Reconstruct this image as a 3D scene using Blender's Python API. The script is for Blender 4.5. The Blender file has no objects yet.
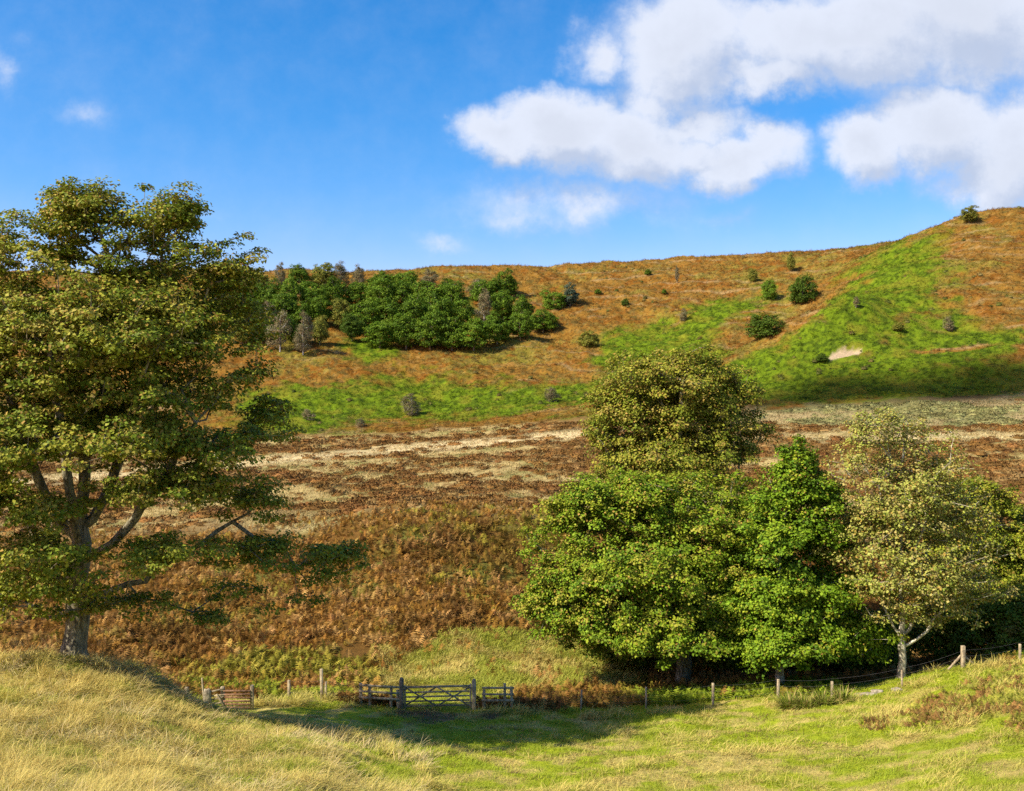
import bpy, math, random
import numpy as np
from mathutils import Vector, Matrix
rng = np.random.default_rng(7)
random.seed(7)
scene = bpy.context.scene
COL = scene.collection
F = 1000.0; CX = 512.0; CY = 395.5       # lens: focal length in pixels of a 1024x791 frame

# ------------------------------------------------------------------ noise
_tab = np.random.default_rng(11).random((256, 256))
def vnoise(x, y):
    x = np.asarray(x, float); y = np.asarray(y, float)
    xi = np.floor(x).astype(int); yi = np.floor(y).astype(int)
    fx = x - xi; fy = y - yi
    fx = fx*fx*(3-2*fx); fy = fy*fy*(3-2*fy)
    a = _tab[xi & 255, yi & 255]; b = _tab[(xi+1) & 255, yi & 255]
    c = _tab[xi & 255, (yi+1) & 255]; d = _tab[(xi+1) & 255, (yi+1) & 255]
    return (a*(1-fx)+b*fx)*(1-fy) + (c*(1-fx)+d*fx)*fy
def fbm(x, y, o=4):
    s = 0; a = .5; t = 0
    for i in range(o):
        s = s + a*vnoise(x*2**i+17.3*i, y*2**i+9.1*i); t += a; a *= .5
    return s/t
def sm(a, b, x):
    t = np.clip((np.asarray(x, float)-a)/(b-a), 0, 1)
    return t*t*(3-2*t)
def mix(a, b, t):
    t = np.asarray(t)[..., None]
    return a*(1-t)+b*t
def C(r, g, b): return np.array([r, g, b], float)

# ------------------------------------------------------------------ terrain
def gb(u, y, cx, cy, rx, ry, slope=0.0):
    yy = y-cy-slope*(u-cx)
    return np.exp(-(((u-cx)/rx)**2+(yy/ry)**2))
def pchip(xk, yk, x):
    xk = np.asarray(xk, float); yk = np.asarray(yk, float)
    h = np.diff(xk); d = np.diff(yk)/h
    m = np.zeros(len(xk)); m[0] = d[0]; m[-1] = d[-1]
    for i in range(1, len(xk)-1):
        if d[i-1]*d[i] > 0:
            w1 = 2*h[i]+h[i-1]; w2 = h[i]+2*h[i-1]
            m[i] = (w1+w2)/(w1/d[i-1]+w2/d[i])
    x = np.clip(x, xk[0], xk[-1])
    i = np.clip(np.searchsorted(xk, x)-1, 0, len(xk)-2)
    t = (x-xk[i])/h[i]
    return ((2*t**3-3*t**2+1)*yk[i] + (t**3-2*t**2+t)*h[i]*m[i]
            + (-2*t**3+3*t**2)*yk[i+1] + (t**3-t**2)*h[i]*m[i+1])
FAR_L = [(430, 277), (600, 305), (2500, 375)]
PROF = {   # bearing (as pixel column) -> (distance, row) pairs
 -700: [(15,840),(20,791),(30,712),(38,656),(42,668),(50,670),(58,657),(65,637),(75,595),(95,538),(150,476),(220,450),(240,425),(260,400),(300,350),(340,307),(375,282),(390,275)]+FAR_L,
 0:    [(15,840),(20,791),(30,712),(38,656),(42,670),(50,672),(58,660),(65,640),(75,595),(95,538),(150,476),(220,448),(240,425),(260,400),(300,350),(340,307),(375,282),(390,273)]+FAR_L,
 100:  [(15,850),(20,795),(30,722),(38,664),(42,678),(50,682),(58,668),(65,642),(78,585),(95,535),(150,474),(220,445),(240,424),(260,400),(300,350),(340,306),(375,280),(390,272)]+FAR_L,
 150:  [(15,860),(20,797),(30,728),(37,680),(42,692),(49,690),(57,676),(65,648),(79,582),(94,534),(150,473),(220,443),(240,422),(260,399),(300,350),(340,305),(375,279),(390,271)]+FAR_L,
 200:  [(15,870),(21,799),(30,745),(36,708),(42,713),(48,705),(56,687),(65,655),(80,580),(93,533),(150,472),(220,442),(240,421),(260,398),(300,350),(340,305),(375,279),(390,271)]+FAR_L,
 300:  [(15,890),(22,800),(32,742),(38,730),(45,716),(50,702),(56,688),(60,672),(68,637),(80,572),(93,527),(150,470),(220,438),(240,420),(262,397),(300,352),(340,308),(378,279),(392,271)]+FAR_L,
 400:  [(15,905),(20,855),(30,790),(38,748),(45,724),(50,709),(55,692),(60,670),(68,627),(80,562),(91,512),(110,498),(150,468),(220,432),(240,420),(270,392),(300,358),(340,314),(385,277),(400,270)]+FAR_L,
 500:  [(15,915),(20,862),(30,803),(38,755),(45,728),(50,711),(55,695),(60,673),(70,622),(82,560),(92,511),(110,496),(150,462),(220,424),(245,408),(275,382),(300,356),(345,310),(385,279),(402,267)]+FAR_L,
 600:  [(15,915),(20,862),(30,803),(38,756),(45,731),(50,712),(55,697),(60,680),(70,640),(82,577),(95,517),(110,502),(150,458),(220,415),(245,397),(280,375),(300,356),(350,303),(390,272),(407,262)]+FAR_L,
 700:  [(15,915),(20,862),(30,800),(38,752),(45,723),(50,706),(55,691),(62,672),(72,638),(85,578),(97,527),(150,452),(220,408),(238,388),(262,362),(272,362),(300,338),(350,292),(400,260),(410,258)]+FAR_L,
 800:  [(15,910),(20,855),(30,795),(38,746),(45,717),(50,701),(54,691),(62,670),(75,628),(97,532),(150,450),(215,404),(235,375),(266,318),(278,325),(300,321),(350,280),(395,254),(405,252),(440,258),(600,300),(2500,370)],
 850:  [(15,905),(20,850),(30,792),(38,738),(45,710),(50,696),(54,688),(62,670),(75,625),(97,532),(150,448),(213,401),(235,367),(275,288),(289,290),(310,285),(350,266),(396,247),(440,256),(600,295),(2500,370)],
 900:  [(15,895),(20,845),(30,783),(38,730),(44,706),(48,692),(52,681),(60,674),(75,622),(97,532),(150,447),(210,398),(240,350),(280,300),(320,262),(348,236),(370,243),(400,243),(440,256),(600,295),(2500,370)],
 950:  [(15,880),(20,835),(30,770),(36,732),(42,700),(48,675),(52,669),(60,668),(75,618),(97,530),(150,446),(210,396),(240,346),(280,293),(320,249),(352,219),(380,225),(440,250),(600,290),(2500,370)],
 1024: [(15,860),(20,820),(30,755),(36,715),(42,685),(48,665),(55,665),(65,651),(80,592),(97,530),(150,445),(210,392),(240,341),(280,286),(320,242),(358,210),(380,216),(440,245),(600,290),(2500,370)],
 1400: [(15,850),(20,800),(30,730),(38,680),(48,645),(55,655),(65,645),(80,590),(97,530),(150,445),(205,390),(240,338),(280,284),(320,238),(360,200),(380,204),(440,235),(600,285),(2500,370)],
}
UK = np.array(sorted(PROF))
YG = np.exp(np.linspace(math.log(15), math.log(2500), 900))
UG = np.arange(-700, 1401, 5.0)
_cols = []
for u in UK:
    p = PROF[u]; Yk = np.array([a for a, b in p], float); zk = (CY-np.array([b for a, b in p]))*Yk/F
    _cols.append(pchip(Yk, zk, YG))
_cols = np.array(_cols).T
TT = np.array([pchip(UK, r, UG) for r in _cols])
k = np.exp(-np.linspace(-2, 2, 9)**2); k /= k.sum()
TP = np.pad(TT, ((0, 0), (4, 4)), 'edge'); T1 = sum(TP[:, i:i+TT.shape[1]]*k[i] for i in range(9))
k = np.exp(-np.linspace(-2.2, 2.2, 31)**2); k /= k.sum()
TP = np.pad(TT, ((0, 0), (15, 15)), 'edge'); T2 = sum(TP[:, i:i+TT.shape[1]]*k[i] for i in range(31))
wb = np.clip((YG-110)/100, 0, 1)[:, None]; TT = T1*(1-wb)+T2*wb
def base_h(X, Y):
    X = np.asarray(X, float); Y = np.asarray(Y, float)
    Yc = np.clip(Y, 15, 2499)
    u = np.clip(CX+F*X/Yc, -700, 1399.9)
    fu = (u+700)/5; fy = (np.log(Yc)-math.log(15))/(math.log(2500)-math.log(15))*899
    ui = np.clip(fu.astype(int), 0, len(UG)-2); yi = np.clip(fy.astype(int), 0, 898)
    a = fu-ui; b = fy-yi
    z = (TT[yi, ui]*(1-a)+TT[yi, ui+1]*a)*(1-b)+(TT[yi+1, ui]*(1-a)+TT[yi+1, ui+1]*a)*b
    t = np.clip(Y/15, 0, 1)
    z = np.where(Y < 15, -1.7*(1-t)+z*t, z)
    return np.where(Y < 0, -1.7+(-Y)*0.1, z)
def height(X, Y):
    X = np.asarray(X, float); Y = np.asarray(Y, float)
    z = base_h(X, Y)
    near = np.clip(Y/40, 0.2, 1)*np.clip((140-Y)/60, 0, 1)
    z = z + near*(fbm(X*.3+5, Y*.3, 3)-.5)*.55 + near*(fbm(X*1.3, Y*1.3+4, 2)-.5)*.16
    hz = sm(80, 110, Y)
    z = z + hz*(fbm(X*.12, Y*.2+40, 3)-.5)*1.1
    hh = sm(225, 260, Y)*np.clip((700-Y)/200, 0, 1)
    z = z + hh*((fbm(X*.055+(Y*.03), Y*.05+9, 4)-.5)*4.2 + (fbm(X*.4+20, Y*.4, 3)-.5)*1.5)
    zb = base_h(X, Y); Yc = np.maximum(Y, 3)
    z = z - .7*sm(.35, .6, gb(CX+F*X/Yc, CY-F*zb/Yc, 842, 354, 21, 5.0, -.25))*hz
    return z
def hit(u, y):
    Ys = np.exp(np.linspace(math.log(16), math.log(900), 5000))
    X = (u-CX)/F*Ys
    row = CY-F*height(X, Ys)/Ys
    i = int(np.argmax(row <= y))
    return float(X[i]), float(Ys[i]), float(height(X[i], Ys[i]))
def on(u, Y):
    X = (u-CX)/F*Y
    return float(X), float(Y), float(height(X, Y))

# ------------------------------------------------------------------ ground colour (the plants' own colours)
BROWN = C(.31, .165, .026); RUST = C(.27, .115, .015); GREEN = C(.17, .255, .010); DGREEN = C(.07, .115, .007)
STRAW = C(.60, .48, .13); PALE = C(.54, .42, .18); HEATHER = C(.17, .09, .026); OLIVE = C(.26, .22, .03)
GRASS = C(.36, .42, .022)
def hill_green(X, Y, u, y):
    g = 0
    for b in [(430,402,210,24,-.02),(300,410,80,26,0),(560,395,60,18,0),(645,352,75,34,-.25),(705,325,55,20,-.35),(370,352,34,14,0),
              (845,335,115,42,-.45),(870,300,70,42,-.6),(905,290,45,50,-.3),(800,375,170,34,-.05),(930,345,90,34,-.1),(940,384,210,30,0),(975,336,60,13,0),(767,286,10,9,0),(925,250,35,14,-.5)]:
        g = np.maximum(g, gb(u, y, *b))
    br = 0
    for b in [(772,334,66,8,-.56),(480,424,130,4.5,-.16),(1005,280,42,48,-.2),(950,348,40,3,-.1),(1000,245,60,30,0),(590,372,30,6,0)]:
        br = np.maximum(br, gb(u, y, *b))
    n = fbm(X*.06+3, Y*.06+8, 4)-.5
    n2 = fbm(X*.35+31, Y*.35, 3)-.5
    return np.clip(sm(.24, .70, g+n*.75+n2*.75) - sm(.25, .6, br+n*.3), 0, 1)
def colour_at(X, Y):
    X = np.asarray(X, float); Y = np.asarray(Y, float)
    Yc = np.maximum(Y, 3)
    z = base_h(X, Y); u = CX+F*X/Yc; y = CY-F*z/Yc
    u = u+(fbm(X*.2, Y*.2, 3)-.5)*22*np.clip(Y/200, 0, 1); 
    n1 = fbm(X*.25, Y*.25, 4); n2 = fbm(X*1.1+7, Y*1.1+3, 3); n3 = fbm(X*.07+50, Y*.07, 3)
    # foreground meadow
    mound = sm(440, 250, u+ (Y-30)*2)*sm(44, 38, Y)
    s = np.clip(.30+.5*mound+(n2-.5)*1.9+(n1-.5)*1.1, 0, 1)
    s = sm(.2, .75, s)
    worn = np.clip(gb(u, y, 440, 716, 60, 7)+(n2-.5)*1.1, 0, 1)
    fg = mix(np.broadcast_to(GRASS, X.shape+(3,)), STRAW, s); fg = mix(fg, C(.26, .19, .09), sm(.45, .7, worn))
    # bank of bracken
    bk = mix(np.broadcast_to(C(.17,.09,.02), X.shape+(3,)), C(.16,.16,.03), sm(.5, .75, n1))
    gr = gb(u, y, 520, 665, 130, 26)+gb(u, y, 470, 600, 30, 12)*.6
    bk = mix(bk, C(.40,.40,.06), sm(.25, .6, gr+(n1-.5)*.9))
    # moor flat
    st = fbm(X*.085+2, Y*.10+4, 5)
    pale = sm(.47, .60, st+(n2-.5)*.35+.03*sm(500, 250, u)-.03*sm(700, 800, u))*.9
    yl = 447-(u-430)*.088
    pale = np.maximum(pale, np.exp(-((y-yl)/4.0)**2)*sm(640, 590, u)*sm(.3, .42, n1+.05))
    pale = np.maximum(pale, gb(u, y, 330, 528, 110, 15)*1.3)
    pale = np.maximum(pale, gb(u, y, 920, 437, 190, 5.5)*1.2)
    pale = np.maximum(pale, gb(u, y, 450, 433, 170, 5, -.07)*.7)
    pale = np.clip(pale, 0, 1)
    mo = mix(np.broadcast_to(HEATHER, X.shape+(3,)), mix(np.broadcast_to(C(.52,.40,.15), X.shape+(3,)), C(.33,.29,.09), sm(.45, .65, n1)), pale)
    stp = np.exp(-((y-yl)/4.2)**2)*sm(640, 590, u)*sm(.28, .42, n1+.05)
    stp = np.maximum(stp, gb(u, y, 920, 437, 190, 4)*.9*sm(.35, .5, n2)); stp = np.maximum(stp, gb(u, y, 330, 530, 100, 10)*.5)
    mo = mix(mo, C(.70, .56, .28), np.clip(stp, 0, 1)*.9)
    gg = gb(u, y, 900, 414, 210, 13)*sm(650, 740, u)
    mo = mix(mo, mix(np.broadcast_to(C(.24,.23,.08), X.shape+(3,)), PALE*.72, sm(.42, .62, st)), np.clip(gg*1.4, 0, 1))
    # hillside
    hg = hill_green(X, Y, u, y)
    hb = mix(np.broadcast_to(BROWN, X.shape+(3,)), OLIVE, sm(.48, .72, n3+(n2-.5)*.5))
    hb = mix(hb, RUST, sm(.5, .68, n1))
    hb = mix(hb, C(.46,.29,.09), sm(.62, .75, n2)*.5)
    hgr = mix(np.broadcast_to(GREEN, X.shape+(3,)), DGREEN, sm(.44, .64, n2))
    hgr = mix(hgr, C(.25,.25,.02), sm(.5, .72, n1)*.7)
    hb = mix(hb, C(.15, .12, .03), sm(.56, .66, fbm(X*.9+71, Y*.9, 3))*.7)
    hc = mix(hb, hgr, hg)*.85
    ph = z/3.4+fbm(X*.03, Y*.03+5, 3)*3.0; tk = np.exp(-(((ph-np.floor(ph))-.5)/.07)**2)*sm(.45, .62, fbm(X*.05+9, Y*.05+2, 3))
    hc = mix(hc, C(.42, .31, .15), tk*.5*(1-hg))
    c = mix(fg, bk, sm(53, 58, Y+(n1-.5)*6))
    c = mix(c, mo, sm(88, 96, Y+(n1-.5)*10))
    foot = 222-(u-250)*.021
    c = mix(c, hc, sm(-3, 5, Y-foot+(n1-.5)*14))
    # sand scar on the spur
    sc = sm(.42, .56, gb(u, y, 842, 355.5, 20, 5.5, -.28)+(n2-.5)*.4)
    c = mix(c, C(.50, .38, .22), sc)
    return c

# ------------------------------------------------------------------ mesh helpers
def mk(name, V, Fc, mat=None, colr=None, smooth=False):
    V = np.ascontiguousarray(V, np.float32); Fc = np.ascontiguousarray(Fc, np.int32)
    me = bpy.data.meshes.new(name)
    me.vertices.add(len(V)); me.vertices.foreach_set('co', V.ravel())
    n, kk = Fc.shape
    me.loops.add(n*kk); me.loops.foreach_set('vertex_index', Fc.ravel())
    me.polygons.add(n); me.polygons.foreach_set('loop_start', np.arange(0, n*kk, kk, dtype=np.int32))
    if smooth: me.polygons.foreach_set('use_smooth', np.ones(n, bool))
    me.update(calc_edges=True)
    if colr is not None:
        a = me.color_attributes.new('Col', 'FLOAT_COLOR', 'POINT')
        c4 = np.ones((len(V), 4), np.float32); c4[:, :3] = np.clip(colr, 0, 1)*.79
        a.data.foreach_set('color', c4.ravel())
    if mat: me.materials.append(mat)
    return me
def obj(name, me, parent=None, loc=None):
    o = bpy.data.objects.new(name, me); COL.objects.link(o)
    if parent: o.parent = parent
    if loc is not None: o.location = loc
    return o
def tag(o, label=None, cat=None, group=None, kind=None):
    if label: o['label'] = label
    if cat: o['category'] = cat
    if group: o['group'] = group
    if kind: o['kind'] = kind
    return o
def thing(name, loc, label, cat, group=None):
    o = bpy.data.objects.new(name, None); COL.objects.link(o); o.location = loc
    o.empty_display_size = .3
    return tag(o, label, cat, group)
def scatter(templates, pos, R, scale, col, var=0.0):
    """templates: list of (V, F); copies merged into one mesh's arrays"""
    pick = rng.integers(0, len(templates), len(pos)); Vs = []; Fs = []; Cs = []; off = 0
    for t, (tv, tf) in enumerate(templates):
        idx = np.where(pick == t)[0]
        if len(idx) == 0: continue
        sc = scale[idx]; sc = sc[:, None, None] if sc.ndim == 1 else sc[:, None, :]
        v = np.einsum('nij,nkj->nki', R[idx], tv[None]*sc)+pos[idx][:, None, :]
        f = tf[None]+(np.arange(len(idx))*len(tv))[:, None, None]+off
        cc = np.repeat(col[idx][:, None, :], len(tv), 1)
        if var: cc = cc*(1+var*(rng.random((len(idx), len(tv), 1))-.5))
        Vs.append(v.reshape(-1, 3)); Fs.append(f.reshape(-1, tf.shape[1])); Cs.append(cc.reshape(-1, 3)); off += len(idx)*len(tv)
    return np.concatenate(Vs), np.concatenate(Fs), np.concatenate(Cs)
def rotz(a):
    c, s = np.cos(a), np.sin(a); z = np.zeros_like(a); o = np.ones_like(a)
    return np.stack([np.stack([c, -s, z], -1), np.stack([s, c, z], -1), np.stack([z, z, o], -1)], -2)
def rotx(a):
    c, s = np.cos(a), np.sin(a); z = np.zeros_like(a); o = np.ones_like(a)
    return np.stack([np.stack([o, z, z], -1), np.stack([z, c, -s], -1), np.stack([z, s, c], -1)], -2)
def jit(c, amt, n=None):
    n = n or len(c)
    return np.clip(c*(1+amt*(rng.random((n, 1))-.5)*2)*(1+.35*amt*(rng.random((n, 3))-.5)), 0, 1)

# ------------------------------------------------------------------ materials
def nodes(name):
    m = bpy.data.materials.new(name); m.use_nodes = True
    nt = m.node_tree; b = nt.nodes['Principled BSDF']; return m, nt, b
def noise(nt, scale, detail=5, rough=.6, coord='Object', vec=None):
    tc = nt.nodes.new('ShaderNodeTexCoord'); n = nt.nodes.new('ShaderNodeTexNoise')
    n.inputs['Scale'].default_value = scale; n.inputs['Detail'].default_value = detail; n.inputs['Roughness'].default_value = rough
    nt.links.new(vec if vec else tc.outputs[coord], n.inputs['Vector']); return n
def rng_node(nt, src, a, b, lo, hi):
    r = nt.nodes.new('ShaderNodeMapRange'); r.inputs[1].default_value = a; r.inputs[2].default_value = b
    r.inputs[3].default_value = lo; r.inputs[4].default_value = hi; nt.links.new(src, r.inputs[0]); return r.outputs[0]
def mulcol(nt, csrc, vsrc):
    m = nt.nodes.new('ShaderNodeVectorMath'); m.operation = 'SCALE'
    nt.links.new(csrc, m.inputs[0]); nt.links.new(vsrc, m.inputs['Scale']); return m.outputs[0]
def mat_attr(name, transl=0.0, rough=.75, spec=.2):
    m, nt, b = nodes(name)
    a = nt.nodes.new('ShaderNodeAttribute'); a.attribute_name = 'Col'
    n = noise(nt, 3.0, 3); v = rng_node(nt, n.outputs['Fac'], .3, .7, .85, 1.15)
    c = mulcol(nt, a.outputs['Color'], v)
    nt.links.new(c, b.inputs['Base Color']); b.inputs['Roughness'].default_value = rough
    b.inputs['Specular IOR Level'].default_value = spec
    if transl > 0:
        t = nt.nodes.new('ShaderNodeBsdfTranslucent'); nt.links.new(c, t.inputs['Color'])
        ms = nt.nodes.new('ShaderNodeMixShader'); ms.inputs[0].default_value = transl
        nt.links.new(b.outputs[0], ms.inputs[1]); nt.links.new(t.outputs[0], ms.inputs[2])
        nt.links.new(ms.outputs[0], nt.nodes['Material Output'].inputs[0])
    return m
M_LEAF = mat_attr('leaf', .20, .6, .12)
M_BLADE = mat_attr('grass_blade', .30, .7, .2)
M_FROND = mat_attr('bracken_frond', .22, .8, .1)
M_TUFT = mat_attr('heather', .0, .9, .05)
M_STONE = None
def mat_ground():
    m, nt, b = nodes('ground')
    a = nt.nodes.new('ShaderNodeAttribute'); a.attribute_name = 'Col'
    n1 = noise(nt, 1.6, 8, .75); v1 = rng_node(nt, n1.outputs['Fac'], .3, .7, .72, 1.22)
    n2 = noise(nt, .35, 4, .6); v2 = rng_node(nt, n2.outputs['Fac'], .3, .7, .88, 1.12)
    mm = nt.nodes.new('ShaderNodeMath'); mm.operation = 'MULTIPLY'; nt.links.new(v1, mm.inputs[0]); nt.links.new(v2, mm.inputs[1])
    nt.links.new(mulcol(nt, a.outputs['Color'], mm.outputs[0]), b.inputs['Base Color'])
    b.inputs['Roughness'].default_value = .95; b.inputs['Specular IOR Level'].default_value = .05
    bp = nt.nodes.new('ShaderNodeBump'); bp.inputs['Strength'].default_value = .8; bp.inputs['Distance'].default_value = .35
    nt.links.new(n1.outputs['Fac'], bp.inputs['Height']); nt.links.new(bp.outputs[0], b.inputs['Normal'])
    return m
def mat_two(name, c1, c2, scale, bump=.3, dist=.02, rough=.9, stretch=None, lo=.4, hi=.62):
    m, nt, b = nodes(name)
    vec = None
    if stretch:
        tc = nt.nodes.new('ShaderNodeTexCoord'); mp = nt.nodes.new('ShaderNodeMapping'); mp.inputs['Scale'].default_value = stretch
        nt.links.new(tc.outputs['Object'], mp.inputs[0]); vec = mp.outputs[0]
    n = noise(nt, scale, 6, .65, vec=vec); f = rng_node(nt, n.outputs['Fac'], lo, hi, 0, 1)
    mx = nt.nodes.new('ShaderNodeMix'); mx.data_type = 'RGBA'
    mx.inputs[6].default_value = (*c1, 1); mx.inputs[7].default_value = (*c2, 1)
    nt.links.new(f, mx.inputs[0]); nt.links.new(mx.outputs[2], b.inputs['Base Color'])
    b.inputs['Roughness'].default_value = rough; b.inputs['Specular IOR Level'].default_value = .15
    bp = nt.nodes.new('ShaderNodeBump'); bp.inputs['Strength'].default_value = bump; bp.inputs['Distance'].default_value = dist
    nt.links.new(n.outputs['Fac'], bp.inputs['Height']); nt.links.new(bp.outputs[0], b.inputs['Normal'])
    return m
M_BARK = mat_two('grey_bark', (.10,.085,.05), (.34,.30,.19), 3.4, .7, .06, stretch=(2.2, 2.2, .8))
M_BARKP = mat_two('pale_bark', (.27,.23,.14), (.62,.56,.40), 3, .5, .04)
M_BARKW = mat_two('birch_bark', (.3,.28,.24), (.6,.58,.54), 2, .3, .03)
M_WOOD = mat_two('weathered_wood', (.22,.17,.10), (.52,.42,.25), 7, .4, .01, stretch=(1, 1, .4))
M_WOODD = mat_two('dark_wood', (.12,.095,.06), (.33,.27,.17), 8, .4, .01)  # darker timber tone for one gate post, lower rails and left braces
M_WOODR = mat_two('reddish_wood', (.16,.075,.035), (.34,.2,.12), 8, .4, .01)
M_WIRE = mat_two('wire', (.08,.075,.07), (.18,.17,.16), 20, .1, .002, .5)
M_STONE = mat_two('lichened_stone', (.18,.15,.10), (.45,.39,.27), 4, .6, .04)
M_GROUND = mat_ground()

# ------------------------------------------------------------------ ground sheet
def build_ground():
    nr = 900; nc = 820
    a = np.linspace(0, 1, nr)
    Yv = np.concatenate([np.linspace(-150, 8, 24)[:-1], np.linspace(8, 62, 210)[:-1], np.linspace(62, 215, 230)[:-1],
                         np.linspace(215, 430, 330)[:-1], np.exp(np.linspace(math.log(430), math.log(2500), 60))])
    t = np.linspace(-1, 1, nc); t = np.sign(t)*(np.abs(t)*.62+np.abs(t)**4*.9)
    Xg = t[None, :]*(np.maximum(Yv, 0)[:, None]+45); Yg = np.repeat(Yv[:, None], nc, 1)
    Z = height(Xg, Yg)
    V = np.stack([Xg, Yg, Z], -1).reshape(-1, 3)
    c = colour_at(Xg, Yg).reshape(-1, 3)
    i = np.arange(len(Yv)-1)[:, None]*nc+np.arange(nc-1)[None]
    Fq = np.stack([i, i+1, i+nc+1, i+nc], -1).reshape(-1, 4)
    o = obj('ground', mk('ground', V, Fq, M_GROUND, c, True)); tag(o, kind='structure')
build_ground()

# ------------------------------------------------------------------ grass
def blade_tpl(bend, w=.03):
    pts = [(0, 0), (bend*.35, .55), (bend, 1.0-bend*.25)]
    V = np.array([[-w, 0, 0], [w, 0, 0], [-w*.8, pts[1][0], pts[1][1]], [w*.8, pts[1][0], pts[1][1]], [0, pts[2][0], pts[2][1]]])
    return V, np.array([[0, 1, 3], [0, 3, 2], [2, 3, 4]])
BL = [blade_tpl(b) for b in (.15, .4, .7, 1.0)]
def sample_uY(n, u0, u1, y0, y1, p=1.0):
    # area density falls as distance**-p
    r = rng.random(n); e = 2-p
    Y = (y0**e+(y1**e-y0**e)*r)**(1/e) if abs(e) > 1e-6 else y0*(y1/y0)**r
    u = u0+(u1-u0)*rng.random(n)
    return (u-CX)/F*Y, Y, u
def blades(n_t, per, u0, u1, y0, y1, lens, colf, rad, wid, keep=None, p=1.2, lean=.5, wind=(.8, -.5)):
    X, Y, u = sample_uY(n_t, u0, u1, y0, y1, p)
    if keep is not None:
        kx = keep(X, Y, u); X, Y, u = X[kx], Y[kx], u[kx]
    n = len(X)
    cl, tl = colf(X, Y, u)
    X = np.repeat(X, per)+rng.normal(0, rad, n*per); Y = np.repeat(Y, per)+rng.normal(0, rad, n*per)
    Z = height(X, Y)-.03
    wd = math.atan2(wind[1], wind[0])-math.pi/2 + (fbm(X*.25+3, Y*.25, 2)-.5)*3.2
    yaw = np.where(rng.random(n*per) < .55, wd+rng.normal(0, .5, n*per), rng.random(n*per)*6.283)
    tilt = -np.abs(rng.normal(lean, .3, n*per))
    R = rotz(yaw) @ rotx(tilt) @ rotz(rng.random(n*per)*1.6-.8)
    s = (lens[0]+(lens[1]-lens[0])*rng.random(n*per))*np.repeat(tl, per)
    S = np.stack([wid*Y/30/.03*np.clip(.6+.8*rng.random(n*per), .5, 1.4), s, s], -1)
    S[:, 0] = wid*(Y/25)/.03*.5
    col = jit(np.repeat(cl, per, 0), .28)
    return scatter(BL, np.stack([X, Y, Z], -1), R, S, col)
def join(parts):
    V = []; Fc = []; Cc = []; off = 0
    for v, f, c in parts:
        V.append(v); Fc.append(f+off); Cc.append(c); off += len(v)
    return np.concatenate(V), np.concatenate(Fc), np.concatenate(Cc)
def straw_col(X, Y, u):
    c = colour_at(X, Y); n = fbm(X*.9+9, Y*.9, 3)
    c = mix(c, STRAW*1.25, sm(.5, .62, n)*.75)
    tall = .55+.9*sm(.45, .7, n)
    return c, tall
def green_col(X, Y, u):
    c = colour_at(X, Y); c = mix(c, C(.31,.39,.022), sm(.35, .6, fbm(X*.9+51, Y*.9, 3))*.8); return c, np.full(len(X), 1.0)
def bankgrass(X, Y, u):
    g = gb(u, CY-F*base_h(X, Y)/Y, 510, 662, 150, 30)
    return g+(fbm(X*.3, Y*.3)-.5)*.8 > .38
mound = lambda X, Y, u: (u < 480-(Y-20)*4+60*(fbm(X*.4, Y*.4, 2)-.5)*3)
flat = lambda X, Y, u: ~mound(X, Y, u)
tufty = lambda X, Y, u: flat(X, Y, u) & (fbm(X*.45+60, Y*.45, 3) > .50)
fencegrass = lambda X, Y, u: (fbm(X*1.2+80, Y*1.2, 2) > .42) & ~((u > 405) & (u < 470))
parts = [blades(420, 22, 770, 1080, 48.0, 50.6, (.25, .6), straw_col, .16, .012, fencegrass, 1.0, .5), blades(900, 26, 150, 620, 48.2, 50.6, (.3, .62), straw_col, .16, .012, fencegrass, 1.0, .55),
         blades(1500, 30, -60, 520, 15, 40, (.35, .75), lambda X, Y, u: (np.broadcast_to(C(.72,.58,.25), (len(X), 3)), np.ones(len(X))), .10, .012, lambda X, Y, u: mound(X, Y, u) & (fbm(X*.7+33, Y*.7, 3) > .5), 1.0, .85),
         blades(1500, 26, -60, 1090, 17, 46, (.12, .30), lambda X, Y, u: (np.broadcast_to(C(.24,.17,.05), (len(X), 3)), np.ones(len(X))), .15, .014, lambda X, Y, u: fbm(X*.8+133, Y*.8, 3) > .54, 1.0, .8),
         blades(13500, 24, -60, 560, 15, 41, (.28, .60), straw_col, .14, .011, lambda X, Y, u: mound(X, Y, u) & (fbm(X*.7+21, Y*.7, 3) > .43), 1.0, .65),
         blades(9000, 18, -60, 560, 15, 41, (.12, .30), green_col, .16, .012, mound, 1.0, .4),
         blades(9000, 16, 200, 1090, 22, 56, (.10, .26), green_col, .2, .013, flat, 1.0, .5),
         blades(8500, 22, 240, 1090, 22, 56, (.20, .46), straw_col, .13, .011, tufty, 1.0, .75),
         blades(7000, 14, 380, 680, 52, 80, (.25, .6), lambda X, Y, u: (mix(np.broadcast_to(C(.42,.44,.05), (len(X), 3)), STRAW*1.1, sm(.4, .65, fbm(X*.6, Y*.6))), np.ones(len(X))), .25, .012, bankgrass, 1.0, .5)]
V, Fc, Cc = join(parts)
tag(obj('grass', mk('grass', V, Fc, M_BLADE, Cc)), 'long straw coloured and green grass over the near meadow and mound', 'grass', kind='stuff')

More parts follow.
